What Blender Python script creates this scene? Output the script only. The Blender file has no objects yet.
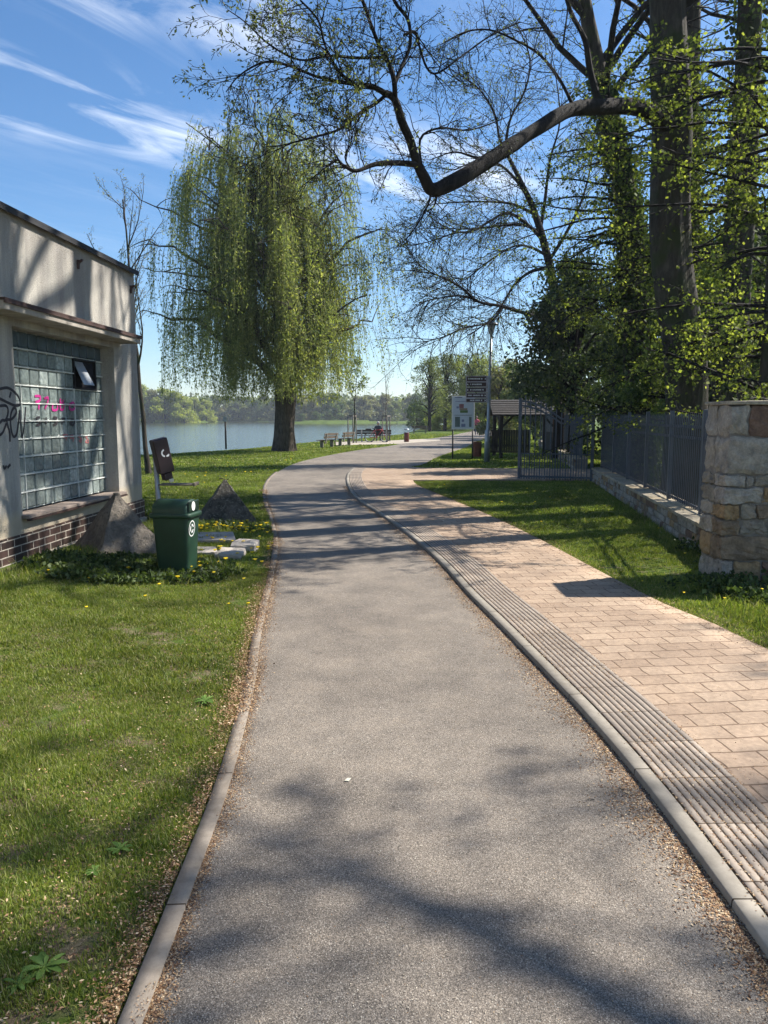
import bpy, math, random
import numpy as np
from mathutils import Vector, noise as mnoise

random.seed(7)
RNG = np.random.default_rng(11)
SC = bpy.context.scene
COL = SC.collection
PI = math.pi

# ------------------------------------------------------------------ camera numbers
FPX = 770.0
PITCH = math.atan(95 / 770.0)
EYE = 1.7


def _ray(px, py):
    u = (px - 384) / FPX
    v = -(py - 512) / FPX
    return (u, math.cos(PITCH) + v * math.sin(PITCH), -math.sin(PITCH) + v * math.cos(PITCH))


def G(px, py, z=0.0):
    r = _ray(px, py)
    t = (z - EYE) / r[2]
    return (r[0] * t, r[1] * t)


def P(px, py, d):
    r = _ray(px, py)
    t = d / r[1]
    return Vector((r[0] * t, d, EYE + r[2] * t))


# ------------------------------------------------------------------ tagging
def tag(o, label=None, cat=None, group=None, kind=None):
    if label:
        o['label'] = label
    if cat:
        o['category'] = cat
    if group:
        o['group'] = group
    if kind:
        o['kind'] = kind
    return o


def empty(name, loc=(0, 0, 0), rz=0.0, label=None, cat=None, group=None):
    o = bpy.data.objects.new(name, None)
    o.empty_display_size = 0.2
    COL.objects.link(o)
    o.location = loc
    o.rotation_euler = (0, 0, rz)
    return tag(o, label, cat, group)


def copy_tree(o, parent=None):
    c = o.copy()
    COL.objects.link(c)
    if parent is not None:
        c.parent = parent
    for ch in list(o.children):
        copy_tree(ch, c)
    return c


# ------------------------------------------------------------------ materials
def _mat(name):
    m = bpy.data.materials.new(name)
    m.use_nodes = True
    nt = m.node_tree
    nt.nodes.clear()
    out = nt.nodes.new('ShaderNodeOutputMaterial')
    return m, nt, out


def N(nt, t, **kw):
    n = nt.nodes.new('ShaderNode' + t)
    for k, v in kw.items():
        if k.startswith('i_'):
            n.inputs[k[2:].replace('_', ' ')].default_value = v
        else:
            setattr(n, k, v)
    return n


def L(nt, a, b):
    nt.links.new(a, b)


def ramp(nt, src, stops):
    r = N(nt, 'ValToRGB')
    e = r.color_ramp.elements
    while len(e) < len(stops):
        e.new(0.5)
    for i, (p, c) in enumerate(stops):
        e[i].position = p
        e[i].color = (c[0], c[1], c[2], 1)
    if src is not None:
        L(nt, src, r.inputs[0])
    return r


def noise(nt, vec, scale, detail=4, rough=0.55, dist=0.0):
    n = N(nt, 'TexNoise')
    n.inputs['Scale'].default_value = scale
    n.inputs['Detail'].default_value = detail
    n.inputs['Roughness'].default_value = rough
    n.inputs['Distortion'].default_value = dist
    if vec is not None:
        L(nt, vec, n.inputs['Vector'])
    return n


def mixc(nt, fac, a, b, mode='MIX'):
    m = N(nt, 'MixRGB', blend_type=mode)
    for s, v in ((0, fac), (1, a), (2, b)):
        if hasattr(v, 'links') or hasattr(v, 'is_linked'):
            L(nt, v, m.inputs[s])
        elif s == 0:
            m.inputs[0].default_value = v
        else:
            m.inputs[s].default_value = (v[0], v[1], v[2], 1)
    return m.outputs[0]


def bump(nt, h, strength=0.4, dist=0.01):
    b = N(nt, 'Bump')
    b.inputs['Strength'].default_value = strength
    b.inputs['Distance'].default_value = dist
    L(nt, h, b.inputs['Height'])
    return b.outputs[0]


def pbsdf(nt, out, col, rough=0.7, metal=0.0, normal=None, spec=0.4):
    b = N(nt, 'BsdfPrincipled')
    if isinstance(col, (tuple, list)):
        b.inputs['Base Color'].default_value = (col[0], col[1], col[2], 1)
    else:
        L(nt, col, b.inputs['Base Color'])
    if isinstance(rough, (int, float)):
        b.inputs['Roughness'].default_value = rough
    else:
        L(nt, rough, b.inputs['Roughness'])
    b.inputs['Metallic'].default_value = metal
    b.inputs['Specular IOR Level'].default_value = spec
    if normal is not None:
        L(nt, normal, b.inputs['Normal'])
    L(nt, b.outputs[0], out.inputs[0])
    return b


def geo_pos(nt):
    return N(nt, 'NewGeometry').outputs['Position']


def plain(name, c, rough=0.6, metal=0.0, var=0.25, scale=6, bmp=0.15):
    m, nt, out = _mat(name)
    tc = N(nt, 'TexCoord').outputs['Object']
    n = noise(nt, tc, scale, 5, 0.65)
    d = tuple(x * (1 - var) for x in c)
    u = tuple(min(1, x * (1 + var)) for x in c)
    r = ramp(nt, n.outputs[0], [(0.3, d), (0.7, u)])
    n2 = noise(nt, tc, scale * 9, 3)
    pbsdf(nt, out, r.outputs[0], rough, metal, bump(nt, n2.outputs[0], bmp, 0.01))
    return m


def leafmat(name, stops, trans=0.45, posvar=0.35, gloss=0.025):
    """leaf or blade: per-leaf colour, light shines through"""
    m, nt, out = _mat(name)
    g = N(nt, 'NewGeometry')
    r = ramp(nt, g.outputs['Random Per Island'], stops)
    n = noise(nt, g.outputs['Position'], 0.9, 3)
    v = N(nt, 'MapRange')
    v.inputs[1].default_value = 0.3
    v.inputs[2].default_value = 0.7
    v.inputs[3].default_value = 1 - posvar
    v.inputs[4].default_value = 1 + posvar
    L(nt, n.outputs[0], v.inputs[0])
    c = N(nt, 'HueSaturation')
    L(nt, v.outputs[0], c.inputs['Value'])
    L(nt, r.outputs[0], c.inputs['Color'])
    d = N(nt, 'BsdfDiffuse')
    L(nt, c.outputs[0], d.inputs[0])
    t = N(nt, 'BsdfTranslucent')
    tcol = mixc(nt, 1.0, c.outputs[0], (1.25, 1.35, 0.6), 'MULTIPLY')
    L(nt, tcol, t.inputs[0])
    mx = N(nt, 'MixShader')
    mx.inputs[0].default_value = trans
    L(nt, d.outputs[0], mx.inputs[1])
    L(nt, t.outputs[0], mx.inputs[2])
    gl = N(nt, 'BsdfGlossy')
    gl.inputs['Roughness'].default_value = 0.6
    mx2 = N(nt, 'MixShader')
    mx2.inputs[0].default_value = gloss
    L(nt, mx.outputs[0], mx2.inputs[1])
    L(nt, gl.outputs[0], mx2.inputs[2])
    L(nt, mx2.outputs[0], out.inputs[0])
    return m


def barkmat(name, a, b, scale=9, moss=None):
    m, nt, out = _mat(name)
    tc = N(nt, 'TexCoord').outputs['Object']
    mp = N(nt, 'Mapping')
    mp.inputs['Scale'].default_value = (1, 1, 0.22)
    L(nt, tc, mp.inputs[0])
    n = noise(nt, mp.outputs[0], scale, 6, 0.7, 0.6)
    r = ramp(nt, n.outputs[0], [(0.32, a), (0.68, b)])
    col = r.outputs[0]
    if moss:
        n3 = noise(nt, tc, 1.7, 4, 0.6)
        f = ramp(nt, n3.outputs[0], [(0.48, (0, 0, 0)), (0.62, (1, 1, 1))])
        col = mixc(nt, f.outputs[0], col, moss)
    pbsdf(nt, out, col, 0.9, 0, bump(nt, n.outputs[0], 0.9, 0.04), 0.2)
    return m


MAT = {}
MAT['bark_dark'] = barkmat('bark_dark', (0.007, 0.006, 0.006), (0.03, 0.026, 0.023), 10)
MAT['bark_willow'] = barkmat('bark_willow', (0.018, 0.014, 0.011), (0.115, 0.095, 0.075), 13)
MAT['bark_park'] = barkmat('bark_park', (0.02, 0.017, 0.013), (0.075, 0.064, 0.052), 8, (0.035, 0.042, 0.018))
MAT['bark_grey'] = barkmat('bark_grey', (0.07, 0.06, 0.05), (0.2, 0.175, 0.15), 12)
MAT['willow_leaf'] = leafmat('willow_leaf', [(0.0, (0.13, 0.16, 0.055)), (0.5, (0.22, 0.25, 0.08)), (1.0, (0.40, 0.39, 0.15))], 0.55)
MAT['lime_leaf'] = leafmat('lime_leaf', [(0.0, (0.07, 0.09, 0.022)), (0.6, (0.15, 0.18, 0.035)), (1.0, (0.32, 0.34, 0.09))], 0.55, gloss=0.02)
MAT['ivy_leaf'] = leafmat('ivy_leaf', [(0.0, (0.03, 0.048, 0.018)), (0.6, (0.065, 0.095, 0.03)), (1.0, (0.12, 0.16, 0.045))], 0.35, gloss=0.02)
MAT['yew_leaf'] = leafmat('yew_leaf', [(0.0, (0.03, 0.048, 0.026)), (0.7, (0.062, 0.088, 0.042)), (1.0, (0.12, 0.15, 0.06))], 0.32)
MAT['bud_leaf'] = leafmat('bud_leaf', [(0.0, (0.065, 0.08, 0.032)), (0.6, (0.13, 0.15, 0.055)), (1.0, (0.25, 0.26, 0.1))], 0.45)
MAT['bush_leaf'] = leafmat('bush_leaf', [(0.0, (0.04, 0.07, 0.018)), (0.6, (0.085, 0.135, 0.03)), (1.0, (0.16, 0.21, 0.05))], 0.35)
MAT['spring_leaf'] = leafmat('spring_leaf', [(0.0, (0.2, 0.24, 0.05)), (0.6, (0.3, 0.33, 0.07)), (1.0, (0.42, 0.42, 0.14))], 0.5)
MAT['budding_leaf'] = leafmat('budding_leaf', [(0.0, (0.14, 0.13, 0.08)), (0.6, (0.22, 0.215, 0.12)), (1.0, (0.3, 0.3, 0.17))], 0.45)
MAT['olive_leaf'] = leafmat('olive_leaf', [(0.0, (0.09, 0.11, 0.045)), (0.6, (0.16, 0.19, 0.07)), (1.0, (0.25, 0.27, 0.11))], 0.45)
MAT['blossom'] = leafmat('blossom', [(0.0, (0.25, 0.24, 0.2)), (1.0, (0.5, 0.48, 0.42))], 0.3)
MAT['grass_blade'] = leafmat('grass_blade', [(0.0, (0.075, 0.12, 0.02)), (0.45, (0.165, 0.21, 0.036)), (0.78, (0.25, 0.275, 0.058)), (0.9, (0.27, 0.27, 0.09)), (1.0, (0.40, 0.34, 0.2))], 0.4, 0.4)
MAT['dandelion'] = leafmat('dandelion', [(0.0, (0.7, 0.5, 0.02)), (1.0, (0.85, 0.68, 0.04))], 0.3)
MAT['litter'] = leafmat('litter', [(0.0, (0.06, 0.028, 0.016)), (0.4, (0.22, 0.115, 0.06)), (0.75, (0.42, 0.26, 0.13)), (1.0, (0.7, 0.55, 0.36))], 0.1, 0.2)
MAT['seed'] = leafmat('seed', [(0.0, (0.3, 0.26, 0.2)), (0.7, (0.5, 0.44, 0.34)), (1.0, (0.75, 0.7, 0.6))], 0.05, 0.1)
MAT['weed'] = leafmat('weed', [(0.0, (0.09, 0.17, 0.03)), (1.0, (0.17, 0.27, 0.06))], 0.35, 0.1)


def mat_ground():
    m, nt, out = _mat('meadow_ground')
    p = geo_pos(nt)
    n1 = noise(nt, p, 0.35, 5, 0.6)
    n2 = noise(nt, p, 5.0, 6, 0.7)
    n3 = noise(nt, p, 60, 4, 0.7)
    green = ramp(nt, n1.outputs[0], [(0.3, (0.085, 0.13, 0.02)), (0.7, (0.155, 0.205, 0.034))])
    g2 = mixc(nt, n3.outputs[0], green.outputs[0], (0.03, 0.055, 0.012))
    dirt = ramp(nt, n3.outputs[0], [(0.3, (0.06, 0.045, 0.028)), (0.55, (0.17, 0.13, 0.085)), (0.75, (0.33, 0.27, 0.18))])
    # close to the walkers the turf is worn and earth shows; far off it closes up
    sx = N(nt, 'SeparateXYZ')
    L(nt, p, sx.inputs[0])
    far = N(nt, 'MapRange')
    far.inputs[1].default_value = 5
    far.inputs[2].default_value = 16
    far.inputs[3].default_value = 0.10
    far.inputs[4].default_value = -0.2
    L(nt, sx.outputs[1], far.inputs[0])
    ad = N(nt, 'Math', operation='ADD')
    L(nt, n2.outputs[0], ad.inputs[0])
    L(nt, far.outputs[0], ad.inputs[1])
    f = ramp(nt, ad.outputs[0], [(0.5, (0, 0, 0)), (0.68, (1, 1, 1))])
    c = mixc(nt, f.outputs[0], g2, dirt.outputs[0])
    pbsdf(nt, out, c, 0.95, 0, bump(nt, n3.outputs[0], 0.6, 0.03), 0.1)
    return m


def mat_asphalt():
    m, nt, out = _mat('asphalt')
    p = geo_pos(nt)
    n1 = noise(nt, p, 0.9, 5, 0.6)
    n2 = noise(nt, p, 14, 4, 0.7)
    base = ramp(nt, n1.outputs[0], [(0.3, (0.195, 0.175, 0.155)), (0.7, (0.28, 0.253, 0.225))])
    b2 = mixc(nt, n2.outputs[0], base.outputs[0], (0.18, 0.155, 0.13))
    v = N(nt, 'TexVoronoi', feature='F1')
    v.inputs['Scale'].default_value = 170
    v.inputs['Randomness'].default_value = 1.0
    L(nt, p, v.inputs['Vector'])
    chip = ramp(nt, v.outputs['Color'], [(0.6, (0.0, 0.0, 0.0)), (0.95, (1, 1, 1))])
    shape = ramp(nt, v.outputs['Distance'], [(0.25, (1, 1, 1)), (0.5, (0, 0, 0))])
    cm = mixc(nt, 1.0, chip.outputs[0], shape.outputs[0], 'MULTIPLY')
    v2 = N(nt, 'TexVoronoi', feature='F1')
    v2.inputs['Scale'].default_value = 260
    L(nt, p, v2.inputs['Vector'])
    dk = ramp(nt, v2.outputs['Color'], [(0.25, (0.55, 0.55, 0.55)), (0.6, (1.1, 1.1, 1.1))])
    b3 = mixc(nt, 1.0, b2, dk.outputs[0], 'MULTIPLY')
    v3 = N(nt, 'TexVoronoi', feature='F1')
    v3.inputs['Scale'].default_value = 420
    L(nt, p, v3.inputs['Vector'])
    ch3 = ramp(nt, v3.outputs['Color'], [(0.35, (0.62, 0.61, 0.6)), (0.8, (1.5, 1.46, 1.4))])
    b3 = mixc(nt, 1.0, b3, ch3.outputs[0], 'MULTIPLY')
    n5 = noise(nt, p, 2.6, 5, 0.7)
    n6 = noise(nt, p, 0.45, 3, 0.5)
    st6 = ramp(nt, n6.outputs[0], [(0.38, (0.86, 0.855, 0.85)), (0.6, (1.08, 1.07, 1.05))])
    b3 = mixc(nt, 1.0, b3, st6.outputs[0], 'MULTIPLY')
    st5 = ramp(nt, n5.outputs[0], [(0.32, (0.74, 0.735, 0.73)), (0.5, (0.98, 0.97, 0.95)), (0.68, (1.18, 1.15, 1.1))])
    b3 = mixc(nt, 1.0, b3, st5.outputs[0], 'MULTIPLY')
    c = mixc(nt, cm, b3, (0.5, 0.45, 0.38))
    pbsdf(nt, out, c, 0.85, 0, bump(nt, v.outputs['Distance'], 0.35, 0.004), 0.3)
    return m


def mat_pavers():
    m, nt, out = _mat('pink_pavers')
    p = geo_pos(nt)
    w = noise(nt, p, 6.0, 3)
    wv = N(nt, 'VectorMath', operation='SCALE')
    wv.inputs['Scale'].default_value = 0.035
    L(nt, w.outputs['Color'], wv.inputs[0])
    av = N(nt, 'VectorMath', operation='ADD')
    L(nt, p, av.inputs[0])
    L(nt, wv.outputs[0], av.inputs[1])
    mp = N(nt, 'Mapping')
    mp.inputs['Rotation'].default_value = (0, 0, math.radians(-7))
    L(nt, av.outputs[0], mp.inputs[0])
    b = N(nt, 'TexBrick', offset=0.5)
    b.inputs['Scale'].default_value = 1
    b.inputs['Brick Width'].default_value = 0.245
    b.inputs['Row Height'].default_value = 0.165
    b.inputs['Mortar Size'].default_value = 0.008
    b.inputs['Mortar Smooth'].default_value = 0.6
    b.inputs['Bias'].default_value = 0.0
    b.inputs['Color1'].default_value = (0.33, 0.245, 0.18, 1)
    b.inputs['Color2'].default_value = (0.41, 0.315, 0.235, 1)
    b.inputs['Mortar'].default_value = (0.19, 0.13, 0.09, 1)
    L(nt, mp.outputs[0], b.inputs['Vector'])
    n = noise(nt, p, 30, 6, 0.7)
    n1 = noise(nt, p, 1.6, 6, 0.7)
    k = ramp(nt, n.outputs[0], [(0.3, (0.75, 0.75, 0.75)), (0.7, (1.18, 1.18, 1.18))])
    k1 = ramp(nt, n1.outputs[0], [(0.3, (0.74, 0.72, 0.7)), (0.7, (1.14, 1.11, 1.05))])
    c = mixc(nt, 1.0, b.outputs['Color'], k.outputs[0], 'MULTIPLY')
    c = mixc(nt, 1.0, c, k1.outputs[0], 'MULTIPLY')
    inv = N(nt, 'Math', operation='SUBTRACT')
    inv.inputs[0].default_value = 1
    L(nt, b.outputs['Fac'], inv.inputs[1])
    h = N(nt, 'Math', operation='ADD')
    L(nt, inv.outputs[0], h.inputs[0])
    hs = N(nt, 'Math', operation='MULTIPLY')
    hs.inputs[1].default_value = 0.35
    L(nt, n.outputs[0], hs.inputs[0])
    L(nt, hs.outputs[0], h.inputs[1])
    pbsdf(nt, out, c, 0.9, 0, bump(nt, h.outputs[0], 0.6, 0.006), 0.2)
    return m


def mat_uv_concrete(name, c0, c1, joint, jdist, grooves=0):
    """concrete laid along a line: joints every jdist metres of the UV's v, optional dirt in the grooves"""
    m, nt, out = _mat(name)
    p = geo_pos(nt)
    uv = N(nt, 'UVMap').outputs[0]
    s = N(nt, 'SeparateXYZ')
    L(nt, uv, s.inputs[0])
    n = noise(nt, p, 18, 6, 0.7)
    n1 = noise(nt, p, 1.3, 4, 0.6)
    f0 = mixc(nt, 0.5, n.outputs[0], n1.outputs[0])
    base = ramp(nt, f0, [(0.38, c0), (0.62, c1)])
    sh = N(nt, 'Math', operation='ADD')
    sh.inputs[1].default_value = jdist / 2
    L(nt, s.outputs[1], sh.inputs[0])
    md = N(nt, 'Math', operation='PINGPONG')
    md.inputs[1].default_value = jdist / 2
    L(nt, sh.outputs[0], md.inputs[0])
    j = N(nt, 'Math', operation='LESS_THAN')
    j.inputs[1].default_value = 0.004
    L(nt, md.outputs[0], j.inputs[0])
    fl = N(nt, 'Math', operation='DIVIDE')
    fl.inputs[1].default_value = jdist
    L(nt, s.outputs[1], fl.inputs[0])
    fr = N(nt, 'Math', operation='ROUND')
    L(nt, fl.outputs[0], fr.inputs[0])
    wn = N(nt, 'TexWhiteNoise', noise_dimensions='1D')
    L(nt, fr.outputs[0], wn.inputs['W'])
    tone = ramp(nt, wn.outputs['Value'], [(0.0, (0.78, 0.78, 0.78)), (1.0, (1.15, 1.13, 1.1))])
    bt = mixc(nt, 1.0, base.outputs[0], tone.outputs[0], 'MULTIPLY')
    col = mixc(nt, j.outputs[0], bt, joint)
    if grooves:
        gx = N(nt, 'Math', operation='PINGPONG')
        gx.inputs[1].default_value = 0.5
        L(nt, s.outputs[0], gx.inputs[0])
        # u counts ridges: whole numbers are groove bottoms
        gn = N(nt, 'Math', operation='MULTIPLY')
        gn.inputs[1].default_value = 0.09
        L(nt, n.outputs[0], gn.inputs[0])
        g2 = N(nt, 'Math', operation='SUBTRACT')
        L(nt, gx.outputs[0], g2.inputs[0])
        L(nt, gn.outputs[0], g2.inputs[1])
        lt = ramp(nt, g2.outputs[0], [(0.03, (1, 1, 1)), (0.085, (0, 0, 0))])
        col = mixc(nt, lt.outputs[0], col, (0.085, 0.06, 0.043))
    pbsdf(nt, out, col, 0.9, 0, bump(nt, n.outputs[0], 0.4, 0.004), 0.2)
    return m


def mat_plaster():
    m, nt, out = _mat('old_render')
    tc = N(nt, 'TexCoord').outputs['Object']
    s = N(nt, 'SeparateXYZ')
    L(nt, tc, s.inputs[0])
    n = noise(nt, tc, 55, 6, 0.75)
    n1 = noise(nt, tc, 1.6, 5, 0.65)
    mp = N(nt, 'Mapping')
    mp.inputs['Scale'].default_value = (3, 3, 0.35)
    L(nt, tc, mp.inputs[0])
    n2 = noise(nt, mp.outputs[0], 1.5, 5, 0.6)
    base = ramp(nt, n1.outputs[0], [(0.3, (0.40, 0.38, 0.345)), (0.7, (0.51, 0.485, 0.44))])
    st = ramp(nt, n2.outputs[0], [(0.42, (0.74, 0.73, 0.73)), (0.6, (1.04, 1.03, 1.0))])
    c = mixc(nt, 1.0, base.outputs[0], st.outputs[0], 'MULTIPLY')
    g = ramp(nt, n.outputs[0], [(0.3, (0.78, 0.78, 0.78)), (0.7, (1.15, 1.15, 1.15))])
    c = mixc(nt, 1.0, c, g.outputs[0], 'MULTIPLY')
    # rain streaks of grime below the coping and over the canopy
    zr = N(nt, 'MapRange')
    zr.inputs[1].default_value = 3.25
    zr.inputs[2].default_value = 3.95
    L(nt, s.outputs[2], zr.inputs[0])
    mm = N(nt, 'Math', operation='MULTIPLY')
    L(nt, zr.outputs[0], mm.inputs[0])
    L(nt, n2.outputs[0], mm.inputs[1])
    c = mixc(nt, mm.outputs[0], c, (0.22, 0.2, 0.19))
    # yellowed band of render below the window sill
    zl = ramp(nt, None, [(0.0, (1, 1, 1)), (1.0, (0, 0, 0))])
    zq = N(nt, 'MapRange')
    zq.inputs[1].default_value = 0.62
    zq.inputs[2].default_value = 0.72
    L(nt, s.outputs[2], zq.inputs[0])
    L(nt, zq.outputs[0], zl.inputs[0])
    yy = N(nt, 'Math', operation='MULTIPLY')
    yy.inputs[1].default_value = 0.6
    L(nt, zl.outputs[0], yy.inputs[0])
    c = mixc(nt, yy.outputs[0], c, (0.56, 0.46, 0.31))
    pbsdf(nt, out, c, 0.95, 0, bump(nt, n.outputs[0], 0.9, 0.02), 0.1)
    return m


def mat_brick():
    m, nt, out = _mat('clinker_brick')
    tc = N(nt, 'TexCoord').outputs['Object']
    s = N(nt, 'SeparateXYZ')
    L(nt, tc, s.inputs[0])
    cb = N(nt, 'CombineXYZ')
    ad = N(nt, 'Math', operation='ADD')
    L(nt, s.outputs[0], ad.inputs[0])
    L(nt, s.outputs[1], ad.inputs[1])
    L(nt, ad.outputs[0], cb.inputs[0])
    L(nt, s.outputs[2], cb.inputs[1])
    b = N(nt, 'TexBrick', offset=0.5)
    b.inputs['Scale'].default_value = 1
    b.inputs['Brick Width'].default_value = 0.26
    b.inputs['Row Height'].default_value = 0.083
    b.inputs['Mortar Size'].default_value = 0.006
    b.inputs['Color1'].default_value = (0.03, 0.018, 0.015, 1)
    b.inputs['Color2'].default_value = (0.075, 0.042, 0.034, 1)
    b.inputs['Mortar'].default_value = (0.42, 0.38, 0.32, 1)
    L(nt, cb.outputs[0], b.inputs['Vector'])
    n = noise(nt, tc, 25, 4)
    k = ramp(nt, n.outputs[0], [(0.3, (0.8, 0.8, 0.8)), (0.7, (1.2, 1.2, 1.2))])
    c = mixc(nt, 1.0, b.outputs['Color'], k.outputs[0], 'MULTIPLY')
    pbsdf(nt, out, c, 0.6, 0, bump(nt, n.outputs[0], 0.2, 0.005))
    return m


def mat_stone(name, stops, moss=0.5):
    m, nt, out = _mat(name)
    g = N(nt, 'NewGeometry')
    p = g.outputs['Position']
    r = ramp(nt, g.outputs['Random Per Island'], stops)
    r.color_ramp.interpolation = 'CONSTANT'
    n = noise(nt, p, 9, 6, 0.7)
    n2 = noise(nt, p, 45, 5, 0.7)
    k = ramp(nt, n.outputs[0], [(0.3, (0.55, 0.55, 0.56)), (0.7, (1.3, 1.27, 1.2))])
    c = mixc(nt, 1.0, r.outputs[0], k.outputs[0], 'MULTIPLY')
    k2 = ramp(nt, n2.outputs[0], [(0.3, (0.8, 0.8, 0.8)), (0.7, (1.15, 1.15, 1.15))])
    c = mixc(nt, 1.0, c, k2.outputs[0], 'MULTIPLY')
    h = mixc(nt, 0.5, n.outputs[0], n2.outputs[0])
    pbsdf(nt, out, c, 0.95, 0, bump(nt, h, 0.9, 0.03), 0.15)
    return m


def mat_water():
    m, nt, out = _mat('river_water')
    p = geo_pos(nt)
    mp = N(nt, 'Mapping')
    mp.inputs['Scale'].default_value = (1.0, 1.6, 1)
    L(nt, p, mp.inputs[0])
    n = noise(nt, mp.outputs[0], 0.8, 7, 0.72)
    n2 = noise(nt, mp.outputs[0], 0.12, 4, 0.6)
    h = mixc(nt, 0.4, n.outputs[0], n2.outputs[0])
    b = pbsdf(nt, out, (0.05, 0.058, 0.036), 0.08, 0, bump(nt, h, 0.3, 0.25), 0.5)
    b.inputs['IOR'].default_value = 1.333
    return m


MAT['ground'] = mat_ground()
MAT['asphalt'] = mat_asphalt()
MAT['pavers'] = mat_pavers()
MAT['kerb_old'] = mat_uv_concrete('old_kerb_concrete', (0.15, 0.125, 0.1), (0.27, 0.235, 0.195), (0.05, 0.035, 0.025), 1.0)
MAT['kerb_new'] = mat_uv_concrete('kerb_concrete', (0.19, 0.17, 0.14), (0.28, 0.255, 0.215), (0.04, 0.03, 0.02), 1.0)
MAT['tactile'] = mat_uv_concrete('tactile_concrete', (0.23, 0.19, 0.155), (0.36, 0.305, 0.25), (0.09, 0.065, 0.045), 0.4, 1)
MAT['plaster'] = mat_plaster()
MAT['brick'] = mat_brick()
MAT['stone'] = mat_stone('rubble_sandstone', [(0.0, (0.34, 0.315, 0.275)), (0.22, (0.33, 0.235, 0.135)), (0.36, (0.35, 0.325, 0.29)), (0.6, (0.19, 0.125, 0.095)), (0.72, (0.27, 0.245, 0.205)), (0.88, (0.24, 0.185, 0.13))])
MAT['coping'] = mat_stone('coping_stone', [(0.0, (0.40, 0.335, 0.235)), (0.4, (0.36, 0.32, 0.25)), (0.75, (0.43, 0.37, 0.28))])
MAT['mortar'] = plain('lime_mortar', (0.19, 0.17, 0.145), 0.95, 0, 0.25, 12, 0.5)
MAT['water'] = mat_water()
MAT['concrete_dark'] = plain('mossy_concrete', (0.105, 0.095, 0.08), 0.95, 0, 0.65, 5, 0.9)
MAT['concrete_warm'] = plain('weathered_concrete', (0.20, 0.175, 0.145), 0.95, 0, 0.5, 6, 0.9)
def mottled(name, a, b, spot):
    m, nt, out = _mat(name)
    tc = N(nt, 'TexCoord').outputs['Object']
    n = noise(nt, tc, 4, 6, 0.7, 0.5)
    n2 = noise(nt, tc, 22, 5, 0.75)
    r = ramp(nt, n.outputs[0], [(0.35, a), (0.62, b)])
    f = ramp(nt, n2.outputs[0], [(0.53, (0, 0, 0)), (0.62, (1, 1, 1))])
    c = mixc(nt, f.outputs[0], r.outputs[0], spot)
    h = mixc(nt, 0.5, n.outputs[0], n2.outputs[0])
    pbsdf(nt, out, c, 0.95, 0, bump(nt, h, 1.0, 0.06), 0.1)
    return m


MAT['concrete_dark'] = mottled('mossy_concrete', (0.035, 0.035, 0.028), (0.13, 0.115, 0.095), (0.19, 0.18, 0.15))
MAT['concrete_warm'] = mottled('weathered_concrete', (0.11, 0.095, 0.078), (0.25, 0.215, 0.175), (0.12, 0.11, 0.09))
MAT['concrete_pale'] = plain('pale_concrete', (0.38, 0.34, 0.29), 0.95, 0, 0.3, 7, 0.7)
MAT['grey_metal'] = plain('galvanised_steel', (0.30, 0.32, 0.34), 0.45, 0.5, 0.2, 8, 0.05)
MAT['fence_paint'] = plain('anthracite_paint', (0.075, 0.086, 0.105), 0.5, 0.0, 0.2, 5, 0.05)
MAT['black_paint'] = plain('black_paint', (0.015, 0.015, 0.017), 0.5)
MAT['green_plastic'] = plain('green_plastic', (0.011, 0.04, 0.022), 0.5, 0, 0.3, 3, 0.03)
MAT['dark_plastic'] = plain('dark_green_plastic', (0.012, 0.03, 0.02), 0.4, 0, 0.1, 4, 0.03)
MAT['white_paint'] = plain('white_paint', (0.72, 0.72, 0.70), 0.5, 0, 0.08, 4, 0.03)
MAT['brown_box'] = plain('brown_enamel', (0.028, 0.015, 0.017), 0.45, 0, 0.15, 4, 0.03)
MAT['wood_dark'] = plain('dark_stained_wood', (0.03, 0.026, 0.024), 0.8, 0, 0.4, 7, 0.4)
MAT['wood_red'] = plain('red_brown_wood', (0.16, 0.055, 0.03), 0.7, 0, 0.3, 7, 0.3)
MAT['wood_grey'] = plain('weathered_wood', (0.15, 0.125, 0.095), 0.85, 0, 0.35, 8, 0.5)
MAT['bench_wood'] = plain('brown_bench_wood', (0.09, 0.065, 0.045), 0.85, 0, 0.35, 8, 0.5)
MAT['wood_pole'] = plain('pine_poles', (0.14, 0.13, 0.11), 0.85, 0, 0.3, 8, 0.4)
MAT['roof_metal'] = plain('dark_flashing', (0.018, 0.018, 0.02), 0.7, 0.0, 0.3, 3, 0.1)
MAT['rust'] = plain('rusty_flashing', (0.06, 0.034, 0.028), 0.7, 0.2, 0.5, 8, 0.3)
MAT['canopy'] = plain('canopy_concrete', (0.30, 0.27, 0.23), 0.9, 0, 0.35, 4, 0.4)
MAT['sill'] = plain('sill_concrete', (0.25, 0.20, 0.165), 0.9, 0, 0.35, 7, 0.4)
MAT['spray_black'] = plain('black_spray', (0.03, 0.025, 0.03), 0.6, 0, 0.3, 12, 0)
MAT['spray_pink'] = plain('pink_spray', (0.45, 0.02, 0.2), 0.6, 0, 0.3, 12, 0)
MAT['spray_red'] = plain('faded_red_spray', (0.38, 0.13, 0.13), 0.7, 0, 0.3, 12, 0)
MAT['room_dark'] = plain('dark_interior', (0.012, 0.013, 0.02), 0.9)
MAT['glass_top'] = plain('blue_painted_glass', (0.06, 0.085, 0.1), 0.3, 0, 0.3, 5, 0.2)
MAT['glass_mortar'] = plain('joint_mortar', (0.62, 0.64, 0.60), 0.9, 0, 0.25, 12, 0.3)
MAT['sign_brown'] = plain('sign_brown', (0.055, 0.024, 0.02), 0.4)
MAT['sign_grey'] = plain('sign_grey', (0.4, 0.37, 0.38), 0.5)
MAT['print_blue'] = plain('print_blue', (0.2, 0.22, 0.34), 0.5)
MAT['print_grey'] = plain('print_grey_green', (0.13, 0.17, 0.16), 0.5)
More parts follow.
